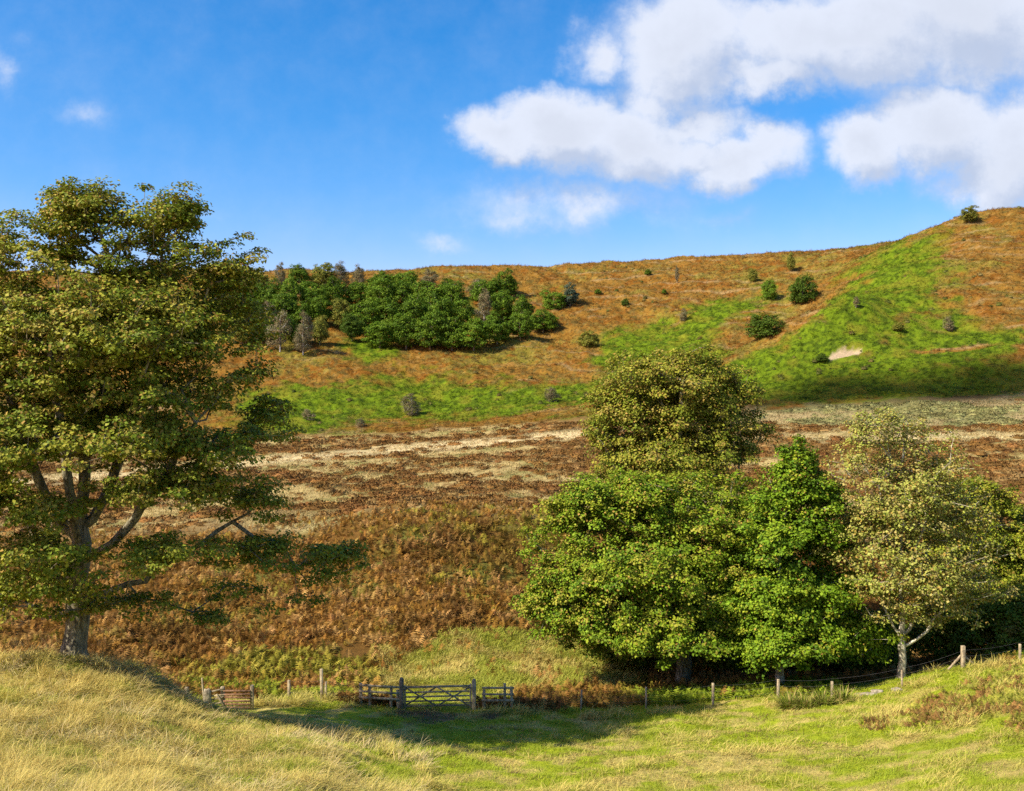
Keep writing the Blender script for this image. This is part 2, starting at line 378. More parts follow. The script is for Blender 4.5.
# ------------------------------------------------------------------ rush tufts near fence (countable clumps)
def rush(u, Y, s, label):
    n = 260; a = rng.random(n)*6.283; r = rng.random(n)*.30
    P = np.stack([np.cos(a)*r*1.5, np.sin(a)*r, np.zeros(n)], -1)
    R = rotz(a-math.pi/2+rng.normal(0, .3, n)) @ rotx(-rng.random(n)*.75)
    hh = (.3+.7*rng.random(n))*(1-.8*r)
    S = np.stack([np.full(n, .6), hh, hh], -1)*s
    c = jit(np.where(rng.random((n, 1)) < .3, C(.50,.40,.12), C(.25,.31,.03)), .3)
    v, f, cc = scatter(BL, P, R, S, c)
    o = obj('rush_clump', mk('rush_clump', v, f, M_BLADE, cc)); x, y, z = on(u, Y); o.location = (x, y, z-.03)
    tag(o, label, 'rushes', 'rush clumps in front of the wire fence')
rush(790, 47.5, 1.25, 'dark green rush clump in front of the fence, leftmost of the four rush clumps')
rush(806, 47.0, 1.2, 'dark green rush clump in front of the fence, second of four from the left')
rush(822, 47.3, 1.15, 'dark green rush clump in front of the fence, third of four from the left')
rush(843, 47.8, 1.2, 'dark green rush clump in front of the fence, rightmost and nearest the scattered stones')

# ------------------------------------------------------------------ bracken
def frond_tpl(arch, npair=6, seed=0):
    r = np.random.default_rng(seed); V = []; Fc = []
    def P(t): return np.array([0, arch*t*.75, t*.95-arch*.5*t*t])
    for i in range(npair):
        t = .22+.72*i/(npair-1); L = .36*(1-(t-.22)/.9)+.05; p = P(t); q = P(min(t+.12, 1)); 
        for s in (-1, 1):
            tip = p+np.array([s*L, .10*L+.03, -.12*L+r.normal(0, .05)])
            b = len(V); V += [p, q, tip]; Fc.append([b, b+1, b+2] if s > 0 else [b, b+2, b+1])
    b = len(V); V += [P(0)+[-.012, 0, 0], P(0)+[.012, 0, 0], P(.8)]; Fc.append([b, b+1, b+2])
    return np.array(V), np.array(Fc)
FR = [frond_tpl(a, 6, i) for i, a in enumerate((.3, .6, .9, 1.1))]
FRS = [frond_tpl(a, 3, i) for i, a in enumerate((.4, .8, 1.0))]
def fronds(X, Y, s, col, tpl=FR):
    n = len(X)
    R = rotz(rng.random(n)*6.283) @ rotx(rng.normal(0, .3, n))
    return scatter(tpl, np.stack([X, Y, height(X, Y)-.05], -1), R, s, col, .25)
def rows_of(X, Y): return CY-F*base_h(X, Y)/Y
# the big rust bank beyond the gate
X, Y, u = sample_uY(62000, -70, 1100, 55, 99, 1.0)
y = rows_of(X, Y); n1 = fbm(X*.22+4, Y*.22, 4); n2 = fbm(X*.9, Y*.9+70, 3)
k_ = ~((bankgrass(X, Y, u)) & (rng.random(len(X)) < .93)) & (n2 > .24) & (sm(100, 84, Y+ (n1-.5)*26-sm(350,480,u)*4) > rng.random(len(X)))
k_ &= ~((u > 380) & (u < 660) & (Y < 58))
X, Y, u, y, n1, n2 = [q[k_] for q in (X, Y, u, y, n1, n2)]
c = np.broadcast_to(C(.34, .175, .028), (len(X), 3))
c = mix(c, C(.47, .27, .08), sm(.5, .68, n2)); c = mix(c, C(.24, .11, .022), sm(.44, .3, n2))
gmask = np.maximum(gb(u, y, 300, 668, 130, 16), gb(u, y, 520, 535, 90, 26)*.7)
c = mix(c, C(.30, .30, .03), sm(.3, .75, gmask+(fbm(X*.5+90, Y*.5, 3)-.42)*1.5+(rng.random(len(X))-.5)*.4)*.8)
big = fbm(X*.28+12, Y*.28+5, 3)
c = mix(c, C(.20, .10, .022), sm(.55, .68, big)*.7)
P1 = fronds(X, Y, (.45+.5*rng.random(len(X)))*(.5+.9*n2)*(.7+.6*big), jit(c, .35))
tag(obj('bracken', mk('bracken', *P1[:2], M_FROND, P1[2])), 'rust brown autumn bracken covering the bank behind the gate', 'bracken', kind='stuff')
# green bracken and bramble strip along the fence
X, Y, u = sample_uY(14000, 150, 1100, 51.2, 56.5, 1.0)
n1 = fbm(X*.35+4, Y*.5, 3)
k_ = ((u < 350)|((u > 515)&(u < 840))|(u > 1000)) & (n1 > .28)
k_ &= ~((u < 350) & (Y < 51.8))
X, Y, u, n1 = X[k_], Y[k_], u[k_], n1[k_]
c = np.broadcast_to(C(.27, .36, .022), (len(X), 3))
br = np.maximum(sm(.5, .62, n1)*.8, sm(650, 610, u)*sm(500, 520, u)*.9)
c = mix(c, C(.34, .17, .04), np.clip(br+.25*sm(420, 380, u)+(rng.random(len(X))-.5)*.4, 0, 1))
xa, ya, ua = sample_uY(520, 338, 398, 49.75, 50.6, 1.0); xb, yb_, ub = sample_uY(420, 478, 560, 49.75, 51.2, 1.0)
X = np.concatenate([X, xa, xb]); Y = np.concatenate([Y, ya, yb_]); c = np.concatenate([c, np.broadcast_to(C(.24, .12, .03), (len(xa)+len(xb), 3))])
P2 = fronds(X, Y, .45+.4*rng.random(len(X)), jit(c, .25))
tag(obj('green_bracken', mk('green_bracken', *P2[:2], M_FROND, P2[2])), 'green and rust bracken growing in a strip along the wire fence', 'bracken', kind='stuff')
# rust patch on the right of the near meadow
X, Y, u = sample_uY(11000, 840, 1100, 30, 49, 1.0); y = rows_of(X, Y); n1 = fbm(X*.5+14, Y*.5, 3)
g = np.maximum.reduce([gb(u, y, 945, 712, 60, 17), gb(u, y, 1010, 690, 45, 22), gb(u, y, 1040, 730, 40, 22), gb(u, y, 880, 722, 25, 8)*.7])
k_ = g+(n1-.5)*1.3 > .52; X, Y, u, n1 = X[k_], Y[k_], u[k_], n1[k_]
c = mix(np.broadcast_to(C(.31, .17, .05), (len(X), 3)), C(.36, .35, .05), sm(.45, .62, fbm(X*1.1+44, Y*1.1, 3)))
P3 = fronds(X, Y, .18+.28*rng.random(len(X)), jit(c, .4))
tag(obj('meadow_bracken', mk('meadow_bracken', *P3[:2], M_FROND, P3[2])), 'low rust bracken patch in the grass at the right edge', 'bracken', kind='stuff')

# ------------------------------------------------------------------ moor: heather and pale grass
def bush_tpl(n, seed, flat=.6):
    r = np.random.default_rng(seed); V = []; Fc = []
    for i in range(n):
        a = r.random()*6.283; e = r.random()**.7*1.35; d = np.array([math.cos(a)*math.cos(e), math.sin(a)*math.cos(e), math.sin(e)*flat])
        p = d*(.75+.3*r.random()); t = r.normal(0, 1, 3); t /= np.linalg.norm(t); s = np.cross(d, t); s /= np.linalg.norm(s)+1e-6
        b = len(V); V += [p-s*.13, p+s*.13, p*1.12+np.array([0, 0, .10])+t*.06]; Fc.append([b, b+1, b+2])
    b = len(V); m = 9
    for j, e in enumerate((0, .45, .95)):
        for i in range(m):
            a = i*6.28318/m; k = .74*(.85+.3*r.random()); V.append(np.array([math.cos(a)*math.cos(e)*k, math.sin(a)*math.cos(e)*k, math.sin(e)*flat*k]))
    V.append(np.array([0, 0, flat*.74]))
    for j in range(2):
        for i in range(m):
            p, q = b+j*m+i, b+j*m+(i+1) % m; Fc += [[p, q, q+m], [p, q+m, p+m]]
    for i in range(m): Fc.append([b+2*m+i, b+2*m+(i+1) % m, b+3*m])
    return np.array(V), np.array(Fc)
HT = [bush_tpl(52, i) for i in range(5)]
X, Y, u = sample_uY(26000, -80, 1120, 88, 226, 1.1)
cl = colour_at(X, Y); k_ = ((cl.sum(1) < .62) | (rng.random(len(X)) < .06)) & (Y > 94+4*fbm(X*.3, Y*.3, 2)) & (Y < 219-(u-250)*.021)
X, Y, u, cl = X[k_], Y[k_], u[k_], cl[k_]
n = len(X); c = jit(np.broadcast_to(C(.21, .11, .03), (n, 3)), .4)
c = mix(c, C(.30, .20, .07), (rng.random(n) < .25)*.7)
gk = (gb(u, rows_of(X, Y), 900, 414, 210, 13)*sm(650, 740, u) > .4); c[gk] = jit(np.broadcast_to(C(.23, .22, .08), (gk.sum(), 3)), .3)
s = (.30+.75*rng.random(n)**2.0)*(.7+Y/260)
H = scatter(HT, np.stack([X, Y, height(X, Y)-.08], -1), rotz(rng.random(n)*6.28), np.stack([s*1.25, s, s*.75], -1), c, .4)
tag(obj('heather', mk('heather', *H[:2], M_TUFT, H[2])), 'low reddish brown heather clumps spread over the moor flat', 'heather', kind='stuff')
moorpale = lambda X, Y, u: colour_at(X, Y).sum(1) > .62
G = blades(26000, 9, -80, 1120, 86, 228, (.25, .55), lambda X, Y, u: (colour_at(X, Y)*1.08, np.ones(len(X))), .5, .02, moorpale, 1.2, .6)
tag(obj('moor_grass', mk('moor_grass', *G[:2], M_BLADE, G[2])), 'pale bleached grass between the heather on the moor flat', 'grass', kind='stuff')

# ------------------------------------------------------------------ hillside cover
X, Y, u = sample_uY(210000, -60, 1100, 204, 412, .5)
cl = colour_at(X, Y); k_ = (gb(u, rows_of(X, Y), 842, 357, 22, 7, -.28) < .3) & (Y > 224-(u-250)*.021); X, Y, u, cl = X[k_], Y[k_], u[k_], cl[k_]
n = len(X)
n1 = fbm(X*.5, Y*.5, 3)
c = jit(cl*1.08, .32)
s = (.5+.8*rng.random(n)**1.5)*(.65+.8*n1)
R = rotz(rng.random(n)*6.283) @ rotx(rng.normal(0, .3, n))
H = scatter(FRS, np.stack([X, Y, height(X, Y)-.12], -1), R, np.stack([s*1.25, s*1.1, s], -1), c, .3)
X, Y, u = sample_uY(1300, -60, 1100, 228, 400, .4); k_ = fbm(X*.04+7, Y*.04, 3)+(rng.random(len(X))-.5)*.3 > .52; X, Y = X[k_], Y[k_]; n = len(X)
cS = jit(mix(np.broadcast_to(C(.10, .13, .02), (n, 3)), C(.22, .17, .05), rng.random(n)), .4); sS = .3+.8*rng.random(n)**2
H = join([H, scatter(HT, np.stack([X, Y, height(X, Y)-.05], -1), rotz(rng.random(n)*6.28), np.stack([sS, sS, sS*1.3], -1), cS, .4)])
tag(obj('hillside_bracken', mk('hillside_bracken', *H[:2], M_FROND, H[2])), 'brown and green bracken cover on the far hillside', 'bracken', kind='stuff')

# ------------------------------------------------------------------ trees
def tubes(chains):
    V = []; Fc = []; off = 0
    for P, r in chains:
        P = np.asarray(P, float); r = np.asarray(r, float); n = len(P)
        if n < 2: continue
        k = 9 if r[0] > .12 else (5 if r[0] > .03 else 3)
        T = np.gradient(P, axis=0); T /= np.linalg.norm(T, axis=1)[:, None]+1e-9
        ref = np.array([1.0, 0, 0]) if abs(T[0][0]) < .8 else np.array([0, 1.0, 0])
        A = np.cross(T, ref); A /= np.linalg.norm(A, axis=1)[:, None]+1e-9; B = np.cross(T, A)
        a = np.arange(k)*6.28318/k
        rr = r[:, None]*(1+(.12*np.sin(a*3+n)[None] if r[0] > .12 else 0))
        ring = P[:, None]+rr[..., None]*(np.cos(a)[None, :, None]*A[:, None]+np.sin(a)[None, :, None]*B[:, None])
        i = (np.arange(n-1)*k)[:, None]; j = np.arange(k)[None]; j2 = (j+1) % k
        q = np.stack([i+j, i+j2, i+k+j2, i+k+j], -1).reshape(-1, 4)+off
        V.append(ring.reshape(-1, 3)); Fc.append(q); off += n*k
    return np.concatenate(V), np.concatenate(Fc)
def grow(trunk, att, trunk_r, seed=0, seg=.7, up=.7, leaders=()):
    r = np.random.default_rng(seed)
    nodes_ = [np.array(p, float) for p in trunk]; par = [-1]+list(range(len(trunk)-1)); plen = [0.0]
    for i in range(1, len(trunk)): plen.append(plen[-1]+.4*np.linalg.norm(nodes_[i]-nodes_[i-1]))
    ntr = len(trunk); zmin = trunk[max(1, int(ntr*.22))][2]
    ax = np.array([trunk[-1][0], trunk[-1][1]])
    order = np.argsort(np.linalg.norm(att[:, :2]-ax, axis=1)+r.random(len(att))*.8)
    tips = []
    for (k0, tgt) in leaders:
        p0 = nodes_[k0]; tgt = np.array(tgt, float); m = max(3, int(np.linalg.norm(tgt-p0)/.7)); prev = k0
        for s_ in range(1, m+1):
            t = s_/m; p = p0+(tgt-p0)*np.array([t**.8, t**.8, t**1.25])+r.normal(0, .07, 3)
            nodes_.append(p); par.append(prev); plen.append(plen[prev]+.4*np.linalg.norm(tgt-p0)/m); prev = len(par)-1
    lead_n = len(nodes_)
    N = np.array(nodes_); PL = np.array(plen)
    for ai in order:
        a = att[ai]; d = a[None]-N; dist = np.linalg.norm(d, axis=1); hd = np.linalg.norm(d[:, :2], axis=1)
        cost = dist+.28*PL+up*np.maximum(0, N[:, 2]-a[2]+.35*hd); cost = cost+np.where(N[:, 2] < zmin, 50, 0)
        j = int(np.argmin(cost)); m = max(1, int(dist[j]/seg)); p0 = N[j]; prev = j; new = []
        side = r.normal(0, .10, 3)*dist[j]
        for s_ in range(1, m+1):
            t = s_/m; p = p0*(1-t)+a*t+side*math.sin(t*3.1416)+np.array([0, 0, -.10*dist[j]*math.sin(t*3.1416)])
            if s_ < m: p = p+r.normal(0, .05, 3)
            new.append(p); par.append(prev); prev = len(par)-1
        N = np.vstack([N, new]); PL = np.concatenate([PL, PL[j]+dist[j]*np.arange(1, m+1)/m]); tips.append(prev)
    n = len(N); w = np.zeros(n); w[tips] = 1.0
    for i in range(n-1, 0, -1):
        if i >= ntr or True: w[par[i]] += w[i]
    # children may come before parents only inside the trunk list, which is ordered
    w = np.maximum(w, .8); rad = trunk_r*(w/w[0])**.46; rad = np.maximum(rad, .012)
    kids = {}
    for i in range(1, n): kids.setdefault(par[i], []).append(i)
    chains = []; stack = [(0, None)]
    while stack:
        s_, p0 = stack.pop(); P = []; rr = []
        if p0 is not None: P.append(N[p0]); rr.append(min(rad[s_]*1.15, rad[p0]))
        cur = s_
        while True:
            P.append(N[cur]); rr.append(rad[cur]); ks = kids.get(cur)
            if not ks: break
            if cur < ntr-1 and cur+1 in ks: mainc = cur+1
            else: mainc = max(ks, key=lambda q: w[q])
            for q in ks:
                if q != mainc: stack.append((q, cur))
            cur = mainc
        chains.append((P, rr))
    return chains
def leaf_tpl(w=.42, fold=.12):
    V = np.array([[0, 0, 0], [-w, .45, fold], [0, 1, -.08], [w, .5, fold], ])
    return V, np.array([[0, 3, 2], [0, 2, 1]])
LF = [leaf_tpl(.42, .12), leaf_tpl(.5, .05), leaf_tpl(.36, .2)]
def leaves(att, outd, per, crad, cflat, lsize, palette, weights, seed, tipbrown=.0, hue=None, up=.9):
    """leafy sprays: flattened pads of leaves round every attractor"""
    r = np.random.default_rng(seed); n = len(att)*per
    d = r.normal(0, 1, (n, 3)); d /= np.linalg.norm(d, axis=1)[:, None]; d *= (r.random(n)**.45)[:, None]
    cr = np.repeat(crad*(.6+.8*r.random(len(att))), per)
    off = d*cr[:, None]*np.array([1, 1, cflat]); 
    off[:, 2] -= .35*cflat*(off[:, 0]**2+off[:, 1]**2)/np.maximum(cr, .01)
    P = np.repeat(att, per, 0)+off
    nrm = np.repeat(outd, per, 0)*.55+r.normal(0, .55, (n, 3))+np.array([0, 0, up])+d*.5
    nrm /= np.linalg.norm(nrm, axis=1)[:, None]
    t = r.normal(0, 1, (n, 3)); t[:, 2] -= .4; t -= (t*nrm).sum(1)[:, None]*nrm; t /= np.linalg.norm(t, axis=1)[:, None]+1e-9
    s = np.cross(t, nrm); R = np.stack([s, t, nrm], -1)
    pal = np.array(palette); w = np.array(weights, float); w /= w.sum()
    ci = r.choice(len(pal), len(att), p=w)
    cc = pal[ci]; cc = np.repeat(cc, per, 0)
    alt = r.random(n) < .3; cc = np.where(alt[:, None], pal[r.choice(len(pal), n, p=w)], cc)
    if tipbrown > 0:
        hi = np.repeat(r.random(len(att)), per)
        cc = np.where(((r.random(n) < tipbrown*1.5*hi))[:, None], np.array([.40, .27, .05]), cc)
    cc = jit(cc, .25)
    sz = lsize*(.7+.6*r.random(n))
    return scatter(LF, P, R, sz, cc)
def make_tree(name, label, cat, u, Y, lobes, n_att, trunk_r, per, crad, cflat, lsize, palette, weights, barkm, seed,
              height_px=None, depth=1.0, tip=.0, trunk_lean=(0, 0), shell=.55, group=None, gap=.36, zb=None, twigs=True, up=.7, fork=None):
    """lobes: (column, row, half width, half height, weight[, depth offset m, depth radius m]) as seen at the tree's distance"""
    r = np.random.default_rng(seed)
    x0, y0, z0 = on(u, Y); sc = Y/F
    L = []
    for lb in lobes:
        cu, cy, ru, ry, w = lb[:5]
        dd = lb[5] if len(lb) > 5 else 0.0; dr = lb[6] if len(lb) > 6 else ru*sc*.9*depth
        L.append((((cu-CX)*sc-x0), dd, (CY-cy)*sc-z0, ru*sc, dr, ry*sc, w))
    L = np.array(L); vol = L[:, 6]*(L[:, 3]*L[:, 4]*L[:, 5])**.8; vol /= vol.sum()
    att = []; out = []; cen = np.average(L[:, :3], axis=0, weights=vol)
    tries = 0
    while len(att) < n_att and tries < n_att*30:
        tries += 1
        l = L[r.choice(len(L), p=vol)]; d = r.normal(0, 1, 3); d /= np.linalg.norm(d)
        rad = (shell+(1-shell)*r.random()) if r.random() < .75 else r.random()*.9
        
        if r.random() < .14: rad = 1.0+.28*r.random()
        p = l[:3]+d*rad*l[3:6]
        if d[2] < -.5 and r.random() < .5: continue
        g = vnoise(p[0]*.6+seed*3.1+p[1]*.45, p[2]*.62+seed+p[1]*.4)
        if g < gap and r.random() < .85: continue
        if p[2] < .7: continue
        if att and min(np.sum((np.array(att[-700:])-p)**2, axis=1)) < (crad*.36)**2: continue
        att.append(p); o = (p-cen); o = o/(np.linalg.norm(o)+1e-6)*.6+d*.5; out.append(o)
    att = np.array(att); out = np.array(out)
    top = np.percentile(att[:, 2], 82); nseg = 14; lead = []
    if fork:
        zt = np.percentile(att[:, 2], 85); top = fork[0]*zt
        for q, (fx, fy, fz, kk) in enumerate(fork[1]): lead.append((int(kk*nseg), (fx, fy, fz*zt)))
    trunk = [np.array([trunk_lean[0]*(i/nseg)**1.3+.06*math.sin(i*1.7+seed), trunk_lean[1]*(i/nseg)+.06*math.cos(i*1.3+seed), -.3+(top+.3)*i/nseg]) for i in range(nseg+1)]
    ch = grow(trunk, att, trunk_r, seed, up=up, leaders=lead)
    P, rr = ch[0]; rr = np.array(rr); 
    for i, m_ in ((0, 1.45), (1, 1.12)): rr[i] *= m_
    e = thing(name, (x0, y0, z0), label, cat, group)
    tv, tf = tubes([(P, rr)]); obj('trunk', mk('trunk', tv, tf, barkm, None, True), e)
    bv, bf = tubes(ch[1:]); obj('branches', mk('branches', bv, bf, barkm, None, True), e)
    v, f, c = leaves(att, out, per, crad, cflat, lsize, palette, weights, seed, tip)
    obj('crown', mk('crown', v, f, M_LEAF, c), e)
    return e

OL = [(.26,.30,.025), (.35,.35,.034), (.17,.23,.016), (.40,.35,.055)]
BG = [(.17,.29,.012), (.25,.36,.018), (.10,.19,.010), (.35,.38,.025)]
# big sycamore on the left mound
left_lobes = [
 (125,222,72,36,1.8),(92,200,44,18,1.4),(160,210,44,22,1.6),(205,245,34,20,1.2),(12,235,48,28,1.0),(60,275,90,45,1.1,-1),(175,262,70,38,1.1,.5),(236,272,30,16,1.4),(225,310,36,30,1.1),
 (120,335,110,45,1.2,-2),(60,320,90,40,1,2.5),(200,330,60,35,.9,.5),(-30,330,80,60,1,0),(10,390,95,45,.9,-2),(150,395,85,36,1.0,-1.5),(225,375,46,30,.9),
 (60,440,120,32,1.0,-3.5),(120,430,90,24,1.0,-3.5),(215,445,66,20,1.3,-1),(258,425,26,32,2.4,2.0,1.6),(185,480,75,18,1.3,-1.5),(245,500,44,18,1.4,0),(30,495,80,22,1.1,-3),(-50,450,80,60,.8,0),
 (100,535,80,14,1.0,-3.8),(180,545,90,15,1.3,-2.0),(265,555,58,18,2.0,0),(318,572,46,19,3.6,2.0,1.6),(250,594,55,13,1.1,1.0),(300,603,26,11,1.0,1.5,1),(150,598,60,8,.7,-1),(75,575,70,10,1.0,-3.6,2),(40,600,50,8,.6,-2.5,2),(110,560,50,10,.8,-4.0,2),(0,600,40,10,.6,0),(80,500,60,14,.9,-4,2),(215,615,40,6,.5,-.5),
 (10,555,60,16,1.0,-1.5),(-40,585,60,18,.7,0),(130,300,110,60,.6,3.5,2.5),(90,430,110,40,.4,3.5,2.5)]
make_tree('sycamore_tree', 'large spreading olive green tree on the straw mound at the left edge', 'tree', 75, 39.2, left_lobes, 2650, .44, 84, .58, .36, .135,
          OL, [3, 3, 2.4, 1], M_BARK, 3, tip=.16, trunk_lean=(.5, 0), gap=.38, up=.45,
          fork=(.62, [(3.5, .5, .93, .62), (-3.2, -.5, .9, .5), (1.0, 1.2, 1.0, .9), (5.2, -1.5, .62, .45), (-4.5, 1, .62, .4), (.5, -2.8, .75, .55), (6.5, .8, .38, .33)]))
# right-hand group
make_tree('sycamore_tree', 'tall rounded olive green tree standing behind the others, rising over the moor', 'tree', 678, 68,
          [(675,380,62,30,1.1),(625,400,36,26,.8),(725,400,30,26,.8),(640,420,48,34,1),(705,415,55,34,1),(735,450,32,26,.8),(620,455,34,24,.7),(675,460,75,34,1.1),(690,500,60,30,.6),(615,490,30,18,.4),(750,430,24,24,.7),(612,430,28,26,.8)],
          1400, .36, 84, .68, .52, .16, [(.26,.29,.025),(.35,.34,.035),(.17,.22,.016),(.40,.32,.06)], [3,3,2,1], M_BARK, 5, tip=.12, gap=.38, fork=(.5, [(3, 0, .9, .8), (-3, .5, .9, .7), (0, -1.5, 1.0, .9), (4, -1, .65, .6), (-4, -1, .65, .55)]))
make_tree('sycamore_tree', 'broad green tree with low spreading branches behind the fence, right of the gate', 'tree', 683, 58,
          [(640,500,60,24,1),(720,492,56,22,1),(590,520,40,26,.9),(700,520,70,30,1),(570,575,44,34,1.1),(640,560,75,36,1.1,-1.5),(725,570,60,40,1.1,-1),(600,615,60,26,1,-.5),(665,615,75,28,1.1,-2),(740,620,55,24,1,-.5),
           (595,640,42,15,.8,1.5),(640,650,50,13,.6,1.5),(760,560,40,36,.8,1),(598,498,46,24,1),(745,520,36,26,.8),(620,520,60,26,.8,-1),(556,540,30,24,.9),(640,485,40,12,.7),(550,600,30,26,.9)],
          2700, .45, 88, .60, .52, .15, [(.22,.33,.016),(.32,.38,.024),(.14,.24,.012),(.40,.38,.045)], [3,3,2,1.2], M_BARK, 8, tip=.08, gap=.42, fork=(.45, [(4, 0, .85, .7), (-4.5, .5, .85, .6), (0, -1.5, 1.0, .9), (5, -1, .5, .45), (-6, -1, .5, .4), (-1.5, -3.5, .6, .5)]))
make_tree('sycamore_tree', 'bright fresh green conical tree in the middle of the right hand group', 'tree', 779, 54.5,
          [(796,460,20,20,1),(808,498,34,24,1),(798,480,28,22,1.4),(772,512,26,20,.8),(832,540,26,18,.7),(790,540,52,28,1),(795,590,62,30,1.1),(830,630,55,22,1),(780,635,52,24,1,-1),(860,648,30,12,.7),(750,600,30,30,.7)],
          1400, .22, 92, .58, .50, .15, BG, [3,3,2,.8], M_BARKP, 12, tip=.02, gap=.28)
make_tree('rowan_tree', 'sparse pale khaki tree with exposed grey branches and straight trunk', 'tree', 902, 53.5,
          [(890,428,36,20,3),(895,475,64,24,1.8),(870,455,36,24,1),(920,455,45,26,1),(900,500,66,34,1.1),(865,520,34,24,.8),(945,510,34,30,.8),(900,560,66,30,1,-1),(945,570,44,26,.9),(870,590,38,20,.6),(930,610,55,18,.7),(985,590,24,20,.5),(850,560,26,30,.7),(900,530,70,30,.8,1.5),(925,590,60,24,.8),(960,540,40,40,.7)],
          1500, .19, 36, .55, .5, .135, [(.42,.41,.085),(.36,.39,.06),(.46,.38,.11),(.27,.32,.04)], [3,2.5,1.5,1.5], M_BARKP, 17, tip=.18, gap=.34, shell=.5, fork=(.8, [(2, 0, .85, .35), (-2.2, .3, .8, .3), (1.0, -1, .95, .5), (-.9, .8, .95, .55), (2.8, -1, .5, .25)]))
make_tree('sycamore_tree', 'yellowish green tree at the right edge behind the pale tree', 'tree', 1000, 62,
          [(975,500,34,22,1),(1000,530,44,30,1),(960,545,34,26,.9),(1010,590,46,32,1,-1),(965,610,34,22,.8,-.5),(1040,560,40,50,1)],
          1000, .3, 84, .62, .5, .15, [(.28,.32,.02),(.38,.37,.035),(.18,.24,.015)], [3,2.5,2], M_BARK, 21, tip=.08, gap=.36)
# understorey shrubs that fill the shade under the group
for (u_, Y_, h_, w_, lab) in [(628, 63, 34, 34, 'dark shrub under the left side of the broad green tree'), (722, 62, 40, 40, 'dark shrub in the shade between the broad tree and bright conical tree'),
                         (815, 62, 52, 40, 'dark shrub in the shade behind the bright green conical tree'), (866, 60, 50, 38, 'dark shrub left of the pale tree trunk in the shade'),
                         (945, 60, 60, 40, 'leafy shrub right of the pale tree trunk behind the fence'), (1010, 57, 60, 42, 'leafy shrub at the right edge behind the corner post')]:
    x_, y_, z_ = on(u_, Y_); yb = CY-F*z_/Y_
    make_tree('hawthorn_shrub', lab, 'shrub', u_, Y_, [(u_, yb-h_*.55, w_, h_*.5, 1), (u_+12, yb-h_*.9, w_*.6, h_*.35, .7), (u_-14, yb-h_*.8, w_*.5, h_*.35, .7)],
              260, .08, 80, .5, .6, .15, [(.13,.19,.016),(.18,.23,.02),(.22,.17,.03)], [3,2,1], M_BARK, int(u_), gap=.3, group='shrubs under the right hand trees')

# small far trees ------------------------------------------------------
def far_tree(kind, seed):
    """unit tree, height about 10 m; returns (trunk mesh, crown mesh)"""
    r = np.random.default_rng(seed)
    pal = {'green': ([(.12,.22,.012),(.17,.27,.015),(.08,.155,.010)], [2,2,1.4]),
           'bright': ([(.15,.27,.016),(.20,.31,.02),(.10,.20,.012)], [2,2,1]),
           'olive': ([(.23,.25,.03),(.30,.29,.04),(.16,.19,.025)], [2,1.5,1]),
           'grey': ([(.27,.23,.10),(.22,.21,.09),(.33,.25,.12)], [2,2,1]),
           'dark': ([(.085,.15,.012),(.12,.19,.014)], [2,1]),
           'blue': ([(.085,.13,.075),(.12,.17,.10)], [2,1])}[kind]
    if kind == 'blue': lob = [(0,0,4.5,4,4,3.6),(0,0,8,2.5,2.5,3),(1.5,0,3,4,3.5,2.5)]
    elif kind == 'grey': lob = [(r.normal(0,.8),r.normal(0,.8),6.6,2.6,2.6,3.4),(r.normal(0,1),0,4.2,3.3,3.3,3.2),(0,0,8.8,1.6,1.6,2.0)]
    else:
        lob = [(0,0,5.4,3.9,3.9,4.0),(0,0,3.2,4.4,4.4,2.2),(r.normal(0,1),r.normal(0,1),7.8,2.4,2.4,2.2)]
        for i in range(5):
            a = i*1.256+r.random(); lob.append((math.cos(a)*2.7, math.sin(a)*2.7, 4.2+r.random()*2.6, 1.9, 1.9, 1.7))
    L = np.array(lob); na = 165 if kind != 'grey' else 120
    vol = (L[:, 3]*L[:, 4]*L[:, 5])**.75; vol /= vol.sum(); idx = r.choice(len(L), na, p=vol)
    d = r.normal(0, 1, (na, 3)); d /= np.linalg.norm(d, axis=1)[:, None]
    att = L[idx, :3]+d*L[idx, 3:6]*(.65+.35*r.random(na))[:, None]; att[:, 2] = np.maximum(att[:, 2], .7+.4*r.random(na))
    if kind == 'grey': att[:, 2] = np.maximum(att[:, 2], 1.3)
    per, cr, ls = (64, 1.0, .33) if kind != 'grey' else (60, 1.1, .26)
    v, f, c = leaves(att, d, per, cr, .6, ls, pal[0], pal[1], seed, 0, up=.5)
    top = 9.0 if kind == 'grey' else 7.5
    trunk = [np.array([.1*math.sin(i+seed), .1*math.cos(i*1.3), -.4+top*i/9]) for i in range(10)]
    ch = grow(trunk, att[::2 if kind == 'grey' else 4], .22, seed, seg=1.4)
    tv, tf = tubes(ch)
    return mk('trunk', tv, tf, M_BARKW if kind == 'grey' else M_BARK, None, True), mk('crown', v, f, M_LEAF, c)
FT = {k: [far_tree(k, 100+i*7+j) for j in range(n)] for i, (k, n) in enumerate([('green', 5), ('bright', 3), ('olive', 2), ('grey', 3), ('dark', 2), ('blue', 1)])}
KN = {'green': 'oak_tree', 'bright': 'oak_tree', 'olive': 'rowan_tree', 'grey': 'birch_tree', 'dark': 'holly_tree', 'blue': 'pine_tree'}
CAT = {'green': 'tree', 'bright': 'tree', 'olive': 'tree', 'grey': 'tree', 'dark': 'tree', 'blue': 'tree'}
